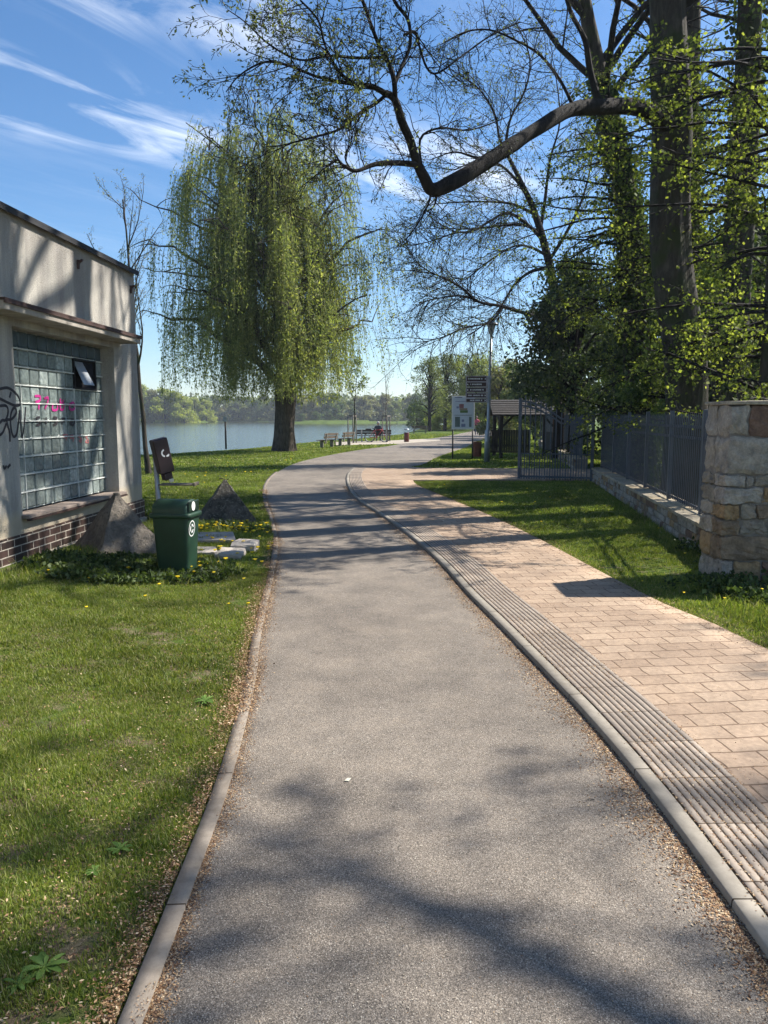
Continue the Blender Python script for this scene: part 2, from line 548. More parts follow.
MAT['print_red'] = plain('print_red', (0.3, 0.13, 0.13), 0.5)
MAT['print_green'] = plain('print_green', (0.12, 0.2, 0.06), 0.5)
MAT['print_yellow'] = plain('print_yellow', (0.33, 0.25, 0.17), 0.5)
MAT['poster'] = plain('poster_paper', (0.58, 0.62, 0.68), 0.5, 0, 0.04)
MAT['bin_red'] = plain('bin_red_brown', (0.10, 0.022, 0.022), 0.5)
MAT['skin'] = plain('skin', (0.42, 0.26, 0.19), 0.6, 0, 0.05)
MAT['hair_grey'] = plain('grey_hair', (0.33, 0.32, 0.31), 0.8)
MAT['navy'] = plain('navy_cloth', (0.025, 0.035, 0.06), 0.85)
MAT['jeans'] = plain('blue_cloth', (0.06, 0.08, 0.13), 0.85)
MAT['pink_cloth'] = plain('pink_cloth', (0.62, 0.13, 0.18), 0.8)
MAT['rubber'] = plain('rubber', (0.012, 0.012, 0.012), 0.7)
MAT['red_paint'] = plain('red_paint', (0.35, 0.02, 0.025), 0.4)
MAT['soil'] = plain('bare_soil', (0.20, 0.165, 0.12), 0.95, 0, 0.3, 3, 0.5)
MAT['gravel'] = plain('pale_gravel', (0.38, 0.33, 0.26), 0.95, 0, 0.2, 3, 0.5)
MAT['frost_glass'] = plain('opal_glass', (0.6, 0.62, 0.6), 0.3, 0, 0.05)
MAT['cream'] = plain('cream_paper', (0.7, 0.66, 0.5), 0.7)


def mat_glassblock():
    m, nt, out = _mat('glass_block')
    g = N(nt, 'NewGeometry')
    tc = N(nt, 'TexCoord').outputs['Object']
    r = ramp(nt, g.outputs['Random Per Island'], [(0.0, (0.13, 0.155, 0.15)), (0.5, (0.19, 0.225, 0.215)), (0.85, (0.27, 0.31, 0.295)), (1.0, (0.36, 0.40, 0.385))])
    n = noise(nt, tc, 16, 4, 0.6, 1.0)
    k = ramp(nt, n.outputs[0], [(0.35, (0.7, 0.72, 0.72)), (0.7, (1.35, 1.35, 1.32))])
    c = mixc(nt, 1.0, r.outputs[0], k.outputs[0], 'MULTIPLY')
    pbsdf(nt, out, c, 0.22, 0, bump(nt, n.outputs[0], 0.5, 0.02), 0.6)
    return m


MAT['glass_block'] = mat_glassblock()


# ------------------------------------------------------------------ mesh builders
def np_mesh(name, V, F, mats, parent=None, smooth=False, midx=None, uv=None):
    """V (n,3), F (m,k) uniform polygon size"""
    V = np.asarray(V, dtype=np.float32)
    F = np.asarray(F, dtype=np.int32)
    me = bpy.data.meshes.new(name)
    me.vertices.add(len(V))
    me.vertices.foreach_set('co', V.ravel())
    k = F.shape[1]
    me.loops.add(F.size)
    me.loops.foreach_set('vertex_index', F.ravel())
    me.polygons.add(len(F))
    me.polygons.foreach_set('loop_start', np.arange(0, F.size, k, dtype=np.int32))
    if smooth:
        me.polygons.foreach_set('use_smooth', np.ones(len(F), dtype=bool))
    for m in (mats if isinstance(mats, (list, tuple)) else [mats]):
        me.materials.append(m)
    if midx is not None:
        me.polygons.foreach_set('material_index', np.asarray(midx, dtype=np.int32))
    if uv is not None:
        l = me.uv_layers.new(name='UVMap')
        l.data.foreach_set('uv', np.asarray(uv, dtype=np.float32)[F.ravel()].ravel())
    me.update(calc_edges=True)
    me.validate()
    o = bpy.data.objects.new(name, me)
    COL.objects.link(o)
    if parent is not None:
        o.parent = parent
    return o


class MB:
    def __init__(s):
        s.v, s.f, s.m, s.cur = [], [], [], 0

    def add(s, vs, fs):
        b = len(s.v)
        s.v.extend([tuple(x) for x in vs])
        for f in fs:
            s.f.append([i + b for i in f])
            s.m.append(s.cur)
        return s

    def box(s, x0, x1, y0, y1, z0, z1):
        vs = [(x, y, z) for z in (z0, z1) for x, y in ((x0, y0), (x1, y0), (x1, y1), (x0, y1))]
        return s.add(vs, [(0, 3, 2, 1), (4, 5, 6, 7), (0, 1, 5, 4), (1, 2, 6, 5), (2, 3, 7, 6), (3, 0, 4, 7)])

    def bbox(s, x0, x1, y0, y1, z0, z1, b=0.01):
        """box with its twelve edges chamfered"""
        X = [(x0, x0 + b), (x1 - b, x1)]
        vs, idx = [], {}
        xs = [x0, x0 + b, x1 - b, x1]
        ys = [y0, y0 + b, y1 - b, y1]
        zs = [z0, z0 + b, z1 - b, z1]

        def vid(i, j, k):
            ii = 1 if i < 2 else 2
            key = (i, j, k)
            if key not in idx:
                idx[key] = len(vs)
                vs.append((xs[i], ys[j], zs[k]))
            return idx[key]
        fs = []
        # main faces
        for a, i in ((0, 0), (0, 3)):
            q = [(i, 1, 1), (i, 2, 1), (i, 2, 2), (i, 1, 2)]
            fs.append([vid(*t) for t in (q if i == 3 else q[::-1])])
        for j in (0, 3):
            q = [(1, j, 1), (2, j, 1), (2, j, 2), (1, j, 2)]
            fs.append([vid(*t) for t in (q if j == 0 else q[::-1])])
        for k in (0, 3):
            q = [(1, 1, k), (2, 1, k), (2, 2, k), (1, 2, k)]
            fs.append([vid(*t) for t in (q if k == 3 else q[::-1])])
        # edges
        for i, a in ((0, 1), (3, 2)):
            for j, c in ((0, 1), (3, 2)):
                fs.append([vid(i, c, 1), vid(a, j, 1), vid(a, j, 2), vid(i, c, 2)])
            for k, c in ((0, 1), (3, 2)):
                fs.append([vid(i, 1, c), vid(a, 1, k), vid(a, 2, k), vid(i, 2, c)])
        for j, a in ((0, 1), (3, 2)):
            for k, c in ((0, 1), (3, 2)):
                fs.append([vid(1, j, c), vid(1, a, k), vid(2, a, k), vid(2, j, c)])
        for i, a in ((0, 1), (3, 2)):
            for j, c in ((0, 1), (3, 2)):
                for k, d in ((0, 1), (3, 2)):
                    fs.append([vid(i, c, d), vid(a, j, d), vid(a, c, k)])
        return s.add(vs, fs)

    def bar(s, p0, p1, w, h=None, up=(0, 0, 1)):
        h = h or w
        p0, p1 = Vector(p0), Vector(p1)
        d = (p1 - p0).normalized()
        up = Vector(up)
        if abs(d.dot(up)) > 0.98:
            up = Vector((0, 1, 0))
        a = d.cross(up).normalized()
        b = a.cross(d).normalized()
        vs = []
        for p in (p0, p1):
            for i, j in ((-1, -1), (1, -1), (1, 1), (-1, 1)):
                vs.append(p + a * (w / 2 * i) + b * (h / 2 * j))
        return s.add(vs, [(0, 3, 2, 1), (4, 5, 6, 7), (0, 1, 5, 4), (1, 2, 6, 5), (2, 3, 7, 6), (3, 0, 4, 7)])

    def tube(s, pts, r, n=8, cap=True):
        pts = [Vector(p) for p in pts]
        rs = r if isinstance(r, (list, tuple)) else [r] * len(pts)
        vs, fs = [], []
        ref = Vector((0, 0, 1))
        d0 = (pts[-1] - pts[0]).normalized()
        if abs(d0.z) > 0.8:
            ref = Vector((1, 0, 0))
        for i, p in enumerate(pts):
            d = (pts[min(i + 1, len(pts) - 1)] - pts[max(i - 1, 0)]).normalized()
            a = d.cross(ref).normalized()
            b = d.cross(a)
            for k in range(n):
                t = 2 * PI * k / n
                vs.append(p + (a * math.cos(t) + b * math.sin(t)) * rs[i])
        for i in range(len(pts) - 1):
            for k in range(n):
                fs.append((i * n + k, i * n + (k + 1) % n, (i + 1) * n + (k + 1) % n, (i + 1) * n + k))
        if cap:
            fs.append(tuple(range(n))[::-1])
            fs.append(tuple((len(pts) - 1) * n + k for k in range(n)))
        return s.add(vs, fs)

    def lathe(s, prof, n=20, c=(0, 0, 0)):
        vs, fs = [], []
        for r, z in prof:
            for k in range(n):
                t = 2 * PI * k / n
                vs.append((c[0] + r * math.cos(t), c[1] + r * math.sin(t), c[2] + z))
        for i in range(len(prof) - 1):
            for k in range(n):
                fs.append((i * n + k, i * n + (k + 1) % n, (i + 1) * n + (k + 1) % n, (i + 1) * n + k))
        fs.append(tuple(range(n))[::-1])
        fs.append(tuple((len(prof) - 1) * n + k for k in range(n)))
        return s.add(vs, fs)

    def build(s, name, mats, parent=None, smooth=False):
        me = bpy.data.meshes.new(name)
        me.from_pydata(s.v, [], s.f)
        for m in (mats if isinstance(mats, (list, tuple)) else [mats]):
            me.materials.append(m)
        me.polygons.foreach_set('material_index', s.m)
        if smooth:
            me.polygons.foreach_set('use_smooth', [True] * len(s.f))
        me.update()
        o = bpy.data.objects.new(name, me)
        COL.objects.link(o)
        if parent is not None:
            o.parent = parent
        return o


def rough_block(mb, lo, hi, amp=0.01, rnd=0.12, k=3):
    """a stone: box with rounded, irregular surface"""
    lo, hi = np.array(lo, float), np.array(hi, float)
    c, h = (lo + hi) / 2, (hi - lo) / 2
    g = np.linspace(-1, 1, k + 1)
    idx, vs, fs = {}, [], []

    def vid(a, b, c_):
        key = (a, b, c_)
        if key not in idx:
            p = np.array([g[a], g[b], g[c_]])
            r = min(h) * rnd * 2
            q = p * h
            ex = np.abs(p) > 0.99
            if ex.sum() >= 2:
                q = q - np.sign(p) * ex * r * (0.45 if ex.sum() == 2 else 0.7)
            wp = c + q
            q = q + RNG.normal(0, amp * 0.35, 3) + np.array(mnoise.noise_vector(Vector(wp * 7.0))) * amp * 2.2 + np.array(mnoise.noise_vector(Vector(wp * 19.0))) * amp
            idx[key] = len(vs)
            vs.append(tuple(c + q))
        return idx[key]
    for ax in range(3):
        for side in (0, k):
            for i in range(k):
                for j in range(k):
                    q = []
                    for (u, w) in ((i, j), (i + 1, j), (i + 1, j + 1), (i, j + 1)):
                        t = [0, 0, 0]
                        t[ax] = side
                        t[(ax + 1) % 3] = u
                        t[(ax + 2) % 3] = w
                        q.append(vid(*t))
                    fs.append(q if side == k else q[::-1])
    mb.add(vs, fs)


def tubes(branches):
    """branches: list of (pts (n,3), radii (n,), sides) -> V, F quads"""
    Vs, Fs, base = [], [], 0
    for pts, rad, k in branches:
        pts = np.asarray(pts, float)
        rad = np.asarray(rad, float)
        n = len(pts)
        d = np.empty_like(pts)
        d[1:-1] = pts[2:] - pts[:-2]
        d[0] = pts[1] - pts[0]
        d[-1] = pts[-1] - pts[-2]
        d /= np.linalg.norm(d, axis=1)[:, None] + 1e-9
        md = d.mean(0)
        ref = np.array([0, 0, 1.0]) if abs(md[2]) < 0.75 else np.array([1.0, 0.2, 0])
        a = np.cross(d, ref)
        a /= np.linalg.norm(a, axis=1)[:, None] + 1e-9
        b = np.cross(d, a)
        t = np.linspace(0, 2 * PI, k, endpoint=False)
        ring = a[:, None, :] * np.cos(t)[None, :, None] + b[:, None, :] * np.sin(t)[None, :, None]
        V = pts[:, None, :] + ring * rad[:, None, None]
        Vs.append(V.reshape(-1, 3))
        i = np.arange(n - 1)[:, None] * k
        j = np.arange(k)[None, :]
        j2 = (j + 1) % k
        F = np.stack([i + j, i + j2, i + k + j2, i + k + j], -1).reshape(-1, 4) + base
        Fs.append(F)
        base += n * k
    return np.concatenate(Vs), np.concatenate(Fs)


def gnarl(path, radii, rings=46, sides=30, amp=0.1, furrow=9, seed=0):
    path = np.asarray([tuple(p) for p in path], float)
    sp = smooth(path, 8)
    sr = np.interp(np.linspace(0, 1, len(sp)), np.linspace(0, 1, len(radii)), radii)
    t = np.linspace(0, 1, rings)
    u = np.linspace(0, 1, len(sp))
    pts = np.stack([np.interp(t, u, sp[:, k]) for k in range(3)], 1)
    rad = np.interp(t, u, sr)
    V, F = tubes([(pts, rad, sides)])
    C = np.repeat(pts, sides, 0)
    D = V - C
    out = []
    for i in range(len(V)):
        d = D[i]
        r = np.linalg.norm(d) + 1e-9
        a = math.atan2(d[1], d[0])
        z = C[i][2]
        f = mnoise.noise(Vector((math.cos(a) * furrow * 0.5, math.sin(a) * furrow * 0.5, z * 0.55 + seed)))
        g = mnoise.noise(Vector((math.cos(a) * 1.2, math.sin(a) * 1.2, z * 0.5 + 7 + seed)))
        out.append(C[i] + d * (1 + amp * (0.8 * f + 1.0 * g)))
    return np.array(out), F


def leaf_quads(pts, size, aspect=0.5, hang=0.0, var=0.35, rng=RNG, dirs=None, fold=0.0):
    """rhombic leaves at pts; hang pulls their tips downwards"""
    n = len(pts)
    d = rng.normal(0, 1, (n, 3))
    d /= np.linalg.norm(d, axis=1)[:, None]
    if dirs is not None:
        d = d * 0.6 + dirs
    d[:, 2] -= hang
    d /= np.linalg.norm(d, axis=1)[:, None]
    r = rng.normal(0, 1, (n, 3))
    w = np.cross(d, r)
    w /= np.linalg.norm(w, axis=1)[:, None] + 1e-9
    s = size * (1 + var * rng.uniform(-1, 1, n))[:, None]
    p = np.asarray(pts)
    A = p
    B = p + d * s * 0.45 + w * s * aspect * 0.5
    C = p + d * s
    D = p + d * s * 0.45 - w * s * aspect * 0.5
    V = np.stack([A, B, C, D], 1).reshape(-1, 3)
    F = np.arange(4 * n).reshape(-1, 4)
    return V, F


def unit(v):
    v = np.asarray(v, float)
    return v / (np.linalg.norm(v) + 1e-9)


def grow(out, tips, p, d, ln, r, lvl, Q, rng):
    """Q: dict seg, wob[lvl], trop[lvl], kids[lvl], ang[lvl], ratio[lvl], start[lvl], leaf (levels that bear leaves), maxl"""
    n = Q['seg'][lvl]
    pts, rad = [np.array(p, float)], [r]
    d = unit(d)
    end = Q.get('end', 0.25) if lvl < Q['maxl'] else 0.3
    dirs = [d]
    for i in range(n):
        d = unit(d + rng.normal(0, Q['wob'][lvl], 3) + np.array([0, 0, Q['trop'][lvl]]))
        pts.append(pts[-1] + d * ln / n)
        rad.append(max(r * (1 - (i + 1) / n * (1 - end)), 0.0025))
        dirs.append(d)
    k = 8 if r > 0.12 else (6 if r > 0.05 else (4 if r > 0.015 else 3))
    out.append((np.array(pts), np.array(rad), k))
    if lvl in Q['leaf']:
        m = Q['nleaf']
        for _ in range(m):
            t = rng.uniform(0.15, 1) * n
            i = min(int(t), n - 1)
            f = t - i
            tips.append(pts[i] * (1 - f) + pts[i + 1] * f)
    if lvl < Q['maxl']:
        kids = Q['kids'][lvl]
        for c in range(kids):
            t = Q['start'][lvl] + (1 - Q['start'][lvl]) * (c + rng.uniform(0, 1)) / kids
            t = min(t, 0.98) * n
            i = min(int(t), n - 1)
            f = t - i
            q = pts[i] * (1 - f) + pts[i + 1] * f
            a = math.radians(Q['ang'][lvl] * rng.uniform(0.7, 1.3))
            dd = dirs[i + 1]
            rr = unit(np.cross(dd, rng.normal(0, 1, 3)))
            if 'flat' in Q:
                rr = unit(rr * np.array([1, 1, Q['flat']]))
            nd = unit(dd * math.cos(a) + rr * math.sin(a))
            l2 = ln * Q['ratio'][lvl] * (1.15 - 0.6 * t / n) * rng.uniform(0.7, 1.2)
            rc = (rad[i] * (1 - f) + rad[i + 1] * f)
            grow(out, tips, q, nd, l2, min(rc * 0.75, max(l2 * Q.get('thick', 0.018), 0.003)), lvl + 1, Q, rng)


def tree(name, loc, label, cat='tree', group=None, seed=1, H=10, r=0.2, Q=None, leafm='bush_leaf', bark='bark_dark', lsize=0.1, aspect=0.6, hang=0.2, spread=0.15, lean=(0, 0, 1), mult=1, trunk_pts=None, tdir=None):
    rng = np.random.default_rng(seed)
    root = empty(name, loc, 0, label, cat, group)
    out, tips = [], []
    n0 = Q['seg'][0]
    grow(out, tips, (0, 0, -0.1), lean, H, r, 0, Q, rng)
    t = out[0]
    flare = t[1].copy()
    flare[0] *= 1.35
    V, F = tubes([(t[0], flare, 12)])
    np_mesh('trunk', V, F, MAT[bark], root, True)
    if len(out) > 1:
        V, F = tubes(out[1:])
        np_mesh('branches', V, F, MAT[bark], root, True)
    if tips and leafm:
        pts = np.repeat(np.array(tips), mult, 0)
        pts = pts + rng.normal(0, spread, pts.shape)
        V, F = leaf_quads(pts, lsize, aspect, hang, rng=rng)
        np_mesh('foliage', V, F, MAT[leafm], root)
    return root


# ------------------------------------------------------------------ curves of the place (metres, from the eye point on the ground)
def chain(pix, z=0.0):
    return [G(a, b, z) for a, b in pix]


def smooth(pts, n=6):
    out = []
    P_ = [pts[0]] + list(pts) + [pts[-1]]
    for i in range(1, len(P_) - 2):
        p0, p1, p2, p3 = [np.array(P_[j], float) for j in (i - 1, i, i + 1, i + 2)]
        for k in range(n):
            t = k / n
            out.append(0.5 * ((2 * p1) + (p2 - p0) * t + (2 * p0 - 5 * p1 + 4 * p2 - p3) * t * t + (3 * p1 - p0 - 3 * p2 + p3) * t ** 3))
    out.append(np.array(pts[-1], float))
    return np.array(out)


def xat(curve, y):
    return np.interp(y, curve[:, 1], curve[:, 0])


LEFT = [(-0.62, -4), (-0.65, 0)] + chain([(143, 1024), (195, 883), (232, 778), (255, 685), (260, 643), (267, 607), (275, 570), (278, 543), (274, 522), (266, 497), (268, 482), (281, 470), (303, 461), (341, 453), (366, 449), (392, 445.5), (420, 440), (445, 436.5), (470, 431.5), (486, 428)])
LEFT = smooth(LEFT, 5)
KERB = [(1.21, -4), (1.21, 0), (1.215, 2.25), (1.205, 3.3), (1.155, 4.15), (1.09, 4.8)] + chain([(522, 650), (493, 620), (467, 594), (439, 562.5), (410, 537), (383, 517), (357, 499.5), (347.5, 486), (347, 475), (353, 468.5)])
KERB = smooth(KERB, 5)
GRASSR = [(3.9, -4), (3.3, 2)] + chain([(768, 649), (707, 620), (668, 605), (606, 574), (530, 534), (485, 513), (446, 497), (418, 485), (413, 480)], 0.03)
GRASSR = smooth(GRASSR, 5)
FARR = smooth(chain([(408, 467), (424, 464), (440, 456), (464, 448), (476, 442), (488, 437.5), (500, 433)]), 5)


def offset(curve, d):
    t = np.gradient(curve, axis=0)
    t /= np.linalg.norm(t, axis=1)[:, None]
    nrm = np.stack([t[:, 1], -t[:, 0]], 1)
    return curve + nrm * d


def sheet(name, ca, cb, z, mat, ys=None, thick=0.0, **kw):
    """sheet between two curves, as a function of y; a skirt closes its right side"""
    V = []
    for y in ys:
        xa, xb = xat(ca, y), xat(cb, y)
        for t in np.linspace(0, 1, 5):
            V.append((xa + (xb - xa) * t, y, z))
        V.append((xb + 0.002, y, z - thick))
    n = len(ys)
    F = []
    for i in range(n - 1):
        for j in range(5 if thick else 4):
            F.append((i * 6 + j, i * 6 + j + 1, (i + 1) * 6 + j + 1, (i + 1) * 6 + j))
    return np_mesh(name, V, F, mat)


def sweep(name, curve, prof, mat):
    """prof: list of (offset to the right, z, u)"""
    V, UV = [], []
    offs = [offset(curve, o) for o, _, _ in prof]
    s = np.concatenate([[0], np.cumsum(np.linalg.norm(np.diff(curve, axis=0), axis=1))])
    for i in range(len(curve)):
        for j, (o, z, u) in enumerate(prof):
            V.append((offs[j][i][0], offs[j][i][1], z))
            UV.append((u, s[i]))
    k = len(prof)
    F = []
    for i in range(len(curve) - 1):
        for j in range(k - 1):
            F.append((i * k + j, i * k + j + 1, (i + 1) * k + j + 1, (i + 1) * k + j))
    return np_mesh(name, V, F, mat, uv=UV)


# ------------------------------------------------------------------ ground, river
NEARBANK = np.array([(-700, -60), (-200, 0), (-80, 22), (-30, 33), (-11.5, 37.0), (-8.3, 43.5), (-6, 54), (-2.2, 66), (1.2, 80), (4.0, 104), (8, 150), (22, 215), (60, 262), (160, 275), (700, 270)], float)
FARBANK = np.array([(700, 330), (160, 330), (60, 335), (26, 320), (0, 292), (-22, 278), (-38, 284), (-50, 385), (-82, 390), (-80, 345), (-110, 325), (-200, 300), (-700, 200)], float)
RIVER = np.concatenate([NEARBANK, FARBANK])


def inside(poly, x, y):
    c = np.zeros(x.shape, bool)
    n = len(poly)
    j = n - 1
    for i in range(n):
        xi, yi = poly[i]
        xj, yj = poly[j]
        cond = ((yi > y) != (yj > y)) & (x < (xj - xi) * (y - yi) / (yj - yi + 1e-12) + xi)
        c ^= cond
        j = i
    return c


def dist_poly(pl, x, y):
    best = np.full(x.shape, 1e9)
    for a, b in zip(pl[:-1], pl[1:]):
        ab = b - a
        t = np.clip(((x - a[0]) * ab[0] + (y - a[1]) * ab[1]) / (ab @ ab), 0, 1)
        best = np.minimum(best, np.hypot(x - a[0] - t * ab[0], y - a[1] - t * ab[1]))
    return best


def gh(x, y):
    x = np.asarray(x, float)
    y = np.asarray(y, float)
    dn = dist_poly(NEARBANK, x, y)
    df = dist_poly(FARBANK, x, y)
    ins = inside(RIVER, x, y)
    h = np.full(x.shape, -0.012)
    beyond = (~ins) & (df < dn) & (y > 150)
    h = np.where(beyond, np.clip(-0.9 + df * 0.3, -0.9, np.where((x > -30) & (x < -6), 0.4, 0.0) + 0.002 * df), h)
    h = np.where(ins, -0.03 - np.clip(np.minimum(dn, df * 0.5), 0, 3) * 0.9 - 0.0, h)
    near = (~ins) & (~beyond)
    h = np.where(near & (dn < 2.5), -0.03 - 0.14 * (1 - dn / 2.5) ** 2, h)
    h = np.where(ins, h - 0.14, h)
    # slight rise of the lawn against the building
    b = np.exp(-(((x + 4.6) / 1.7) ** 2)) * np.clip((13.5 - y) / 2.5, 0, 1) * np.clip((y - 2) / 2, 0, 1)
    h = h + 0.2 * b
    return h


def axis(a, b, s0, g):
    out = [0.0]
    while out[-1] < b:
        out.append(out[-1] + max(s0, g * out[-1]))
    neg = [0.0]
    while neg[-1] > a:
        neg.append(neg[-1] - max(s0, g * -neg[-1]))
    return np.array(neg[::-1][:-1] + out)


xs = axis(-900, 900, 0.35, 0.035)
ys = axis(-30, 1600, 0.35, 0.022)
X, Y = np.meshgrid(xs, ys)
Z = gh(X, Y)
nx, ny = len(xs), len(ys)
I = np.arange(nx * ny).reshape(ny, nx)
F = np.stack([I[:-1, :-1], I[:-1, 1:], I[1:, 1:], I[1:, :-1]], -1).reshape(-1, 4)
ground = np_mesh('ground', np.stack([X, Y, Z], -1).reshape(-1, 3), F, MAT['ground'], None, True)
tag(ground, kind='structure')
river = np_mesh('river', [(-900, 10, -0.75), (900, 10, -0.75), (900, 1000, -0.75), (-900, 1000, -0.75)], [(0, 1, 2, 3)], MAT['water'])
tag(river, kind='structure')

# ------------------------------------------------------------------ paths
yk = KERB[-1][1]
ysA = np.concatenate([np.linspace(-4, 12, 60), np.linspace(12.3, yk, 60)])
tag(sheet('cycle_path', LEFT, KERB, 0.0, MAT['asphalt'], ysA), kind='structure')
FR2 = np.array([(1.25, yk - 0.02)] + [tuple(p) for p in FARR if p[1] > yk + 0.3])
ysB = np.concatenate([np.linspace(yk, 60, 60), np.linspace(62, 124, 30)])
tag(sheet('far_cycle_path', LEFT, FR2, 0.0, MAT['asphalt'], ysB), kind='structure')
kr = sweep('kerb', KERB, [(-0.004, -0.03, 0), (0.0, 0.026, 0), (0.005, 0.032, 0.1), (0.074, 0.032, 0.9), (0.078, 0.02, 1)], MAT['kerb_new'])
tag(kr, kind='structure')
kl = sweep('edge_kerb', LEFT[LEFT[:, 1] < 24], [(-0.072, -0.03, 0), (-0.068, 0.012, 0), (-0.002, 0.014, 1), (0.0, -0.01, 1)], MAT['kerb_old'])
tag(kl, kind='structure')
prof, nr, w0, w1 = [], 9, 0.082, 0.435
pw = (w1 - w0) / nr
for i in range(nr):
    a = w0 + i * pw
    prof += [(a, 0.025, i), (a + 0.07 * pw, 0.0325, i + 0.07), (a + 0.93 * pw, 0.0325, i + 0.93)]
prof.append((w1, 0.024, nr))
tag(sweep('tactile_strip', KERB, prof, MAT['tactile']), kind='structure')
BR = offset(KERB, 0.433)
BR = BR[np.argsort(BR[:, 1])]
ye = GRASSR[-1][1]
ysC = np.concatenate([np.linspace(-4, 12, 50), np.linspace(12.3, ye, 50)])
tag(sheet('brick_pavement', BR, GRASSR, 0.028, MAT['pavers'], ysC, 0.08), kind='structure')
# junction and the branch that leads through the gate
c0 = [tuple(BR[BR[:, 1] < ye][-1])] + [tuple(p) for p in BR if p[1] >= ye]
mb = MB()
gx, gy = GRASSR[-1]
e0, e1 = G(440, 479.5, 0.04), G(425, 467.5, 0.04)
poly = [(p[0], p[1], 0.0295) for p in c0] + [(-0.2, yk + 0.9, 0.0295), (0.9, yk + 1.7, 0.0295), (e1[0] - 0.4, e1[1] + .4, 0.0295), (e1[0], e1[1], 0.0295), (12, 24.6, 0.0295), (12, 20.9, 0.0295), (e0[0], e0[1], 0.0295), (gx, gy, 0.0295)]
mb.add(poly + [(p[0], p[1], -0.04) for p in poly], [tuple(range(len(poly)))[::-1]] + [(i, (i + 1) % len(poly), len(poly) + (i + 1) % len(poly), len(poly) + i) for i in range(len(poly))])
o = mb.build('branch_pavement', MAT['pavers'])
tag(o, kind='structure')
mb = MB()
pp = chain([(336, 445.5), (400, 443.8), (440, 440.8), (440, 438.2), (392, 440.5), (336, 442)])
mb.add([(a, b, 0.006) for a, b in pp], [tuple(range(len(pp)))])
tag(mb.build('bench_pad', MAT['gravel']), kind='structure')


# ------------------------------------------------------------------ grass
def fbm(x, y, s, seed=0):
    """cheap value noise on arrays"""
    out = np.zeros_like(x)
    amp, tot = 1.0, 0.0
    for o_ in range(3):
        rr = np.random.default_rng(seed + o_)
        T = rr.uniform(0, 1, (64, 64))
        u, v = x * s * 2 ** o_, y * s * 2 ** o_
        iu, iv = np.floor(u).astype(int), np.floor(v).astype(int)
        fu, fv = u - iu, v - iv
        fu, fv = fu * fu * (3 - 2 * fu), fv * fv * (3 - 2 * fv)
        a = T[iu % 64, iv % 64] * (1 - fu) + T[(iu + 1) % 64, iv % 64] * fu
        b = T[iu % 64, (iv + 1) % 64] * (1 - fu) + T[(iu + 1) % 64, (iv + 1) % 64] * fu
        out += amp * (a * (1 - fv) + b * fv)
        tot += amp
        amp *= 0.5
    return out / tot


WALLX = lambda y: 3.95 + 0.143 * (y - 9.42)


def grass_mask(x, y):
    left = (x < xat(LEFT, y) - 0.066) & ~((x < -3.55 + 0.053 * (y - 11.8)) & (y < 11.9))
    right_edge = np.where(y < ye, xat(GRASSR, y), np.where(y < 26.0, 99.0, xat(FR2, y)))
    right = (x > right_edge + 0.0) & (~((x > WALLX(y) - 0.02) & (x < WALLX(y) + 0.5) & (y > 8.2) & (y < 20.6)))
    right &= ~((y > 20.9) & (y < 26.0) & (x > 0.8))
    right &= ~((x > 3.45) & (y > 7.8) & (y < 8.4))
    lawn = left | right
    lawn &= ~inside(RIVER, x, y)
    pad = inside(np.array(pp), x, y)
    return lawn & ~pad


def blades(n, x0, x1, y0, y1, hgt, wid, seed, thin=0.0, cond=None):
    rng = np.random.default_rng(seed)
    x = rng.uniform(x0, x1, n)
    y = rng.uniform(y0, y1, n)
    ok = grass_mask(x, y)
    # keep to what the frame and a step aside of it can show
    ok &= (np.abs(x) < 0.62 * y + 1.2)
    dens = 0.6 * fbm(x + 50, y + 50, 2.2, 5) + 0.4 * fbm(x + 5, y + 50, 9.0, 15)
    ok &= dens > thin + rng.uniform(-0.09, 0.09, n)
    if cond is not None:
        ok &= cond(x, y)
    x, y, dens = x[ok], y[ok], dens[ok]
    n = len(x)
    z = gh(x, y)
    a = rng.uniform(0, 2 * PI, n)
    clump = fbm(x + 31, y + 12, 6.0, 77)
    h = hgt * rng.uniform(0.45, 1.25, n) * (0.65 + 0.7 * dens) * (0.35 + 1.5 * np.clip(clump - 0.2, 0, 1) ** 1.2)
    big = fbm(x + 9, y + 3, 0.8, 9)
    h *= 0.4 + 0.85 * big
    lean = rng.uniform(0.1, 1.0, n) * h
    la = rng.uniform(0, 2 * PI, n)
    w = wid * rng.uniform(0.6, 1.4, n)
    c, s = np.cos(a) * w / 2, np.sin(a) * w / 2
    base = np.stack([x, y, z], 1)
    off = np.stack([c, s, np.zeros(n)], 1)
    mid = base + np.stack([np.cos(la) * lean * 0.35, np.sin(la) * lean * 0.35, h * 0.6], 1)
    tip = base + np.stack([np.cos(la) * lean, np.sin(la) * lean, h], 1)
    V = np.stack([base - off, base + off, mid + off * 0.7, mid - off * 0.7, tip], 1).reshape(-1, 3)
    q = np.arange(n)[:, None] * 5
    F = np.concatenate([q + np.array([[0, 1, 2]]), q + np.array([[0, 2, 3]]), q + np.array([[3, 2, 4]])])
    return V, F


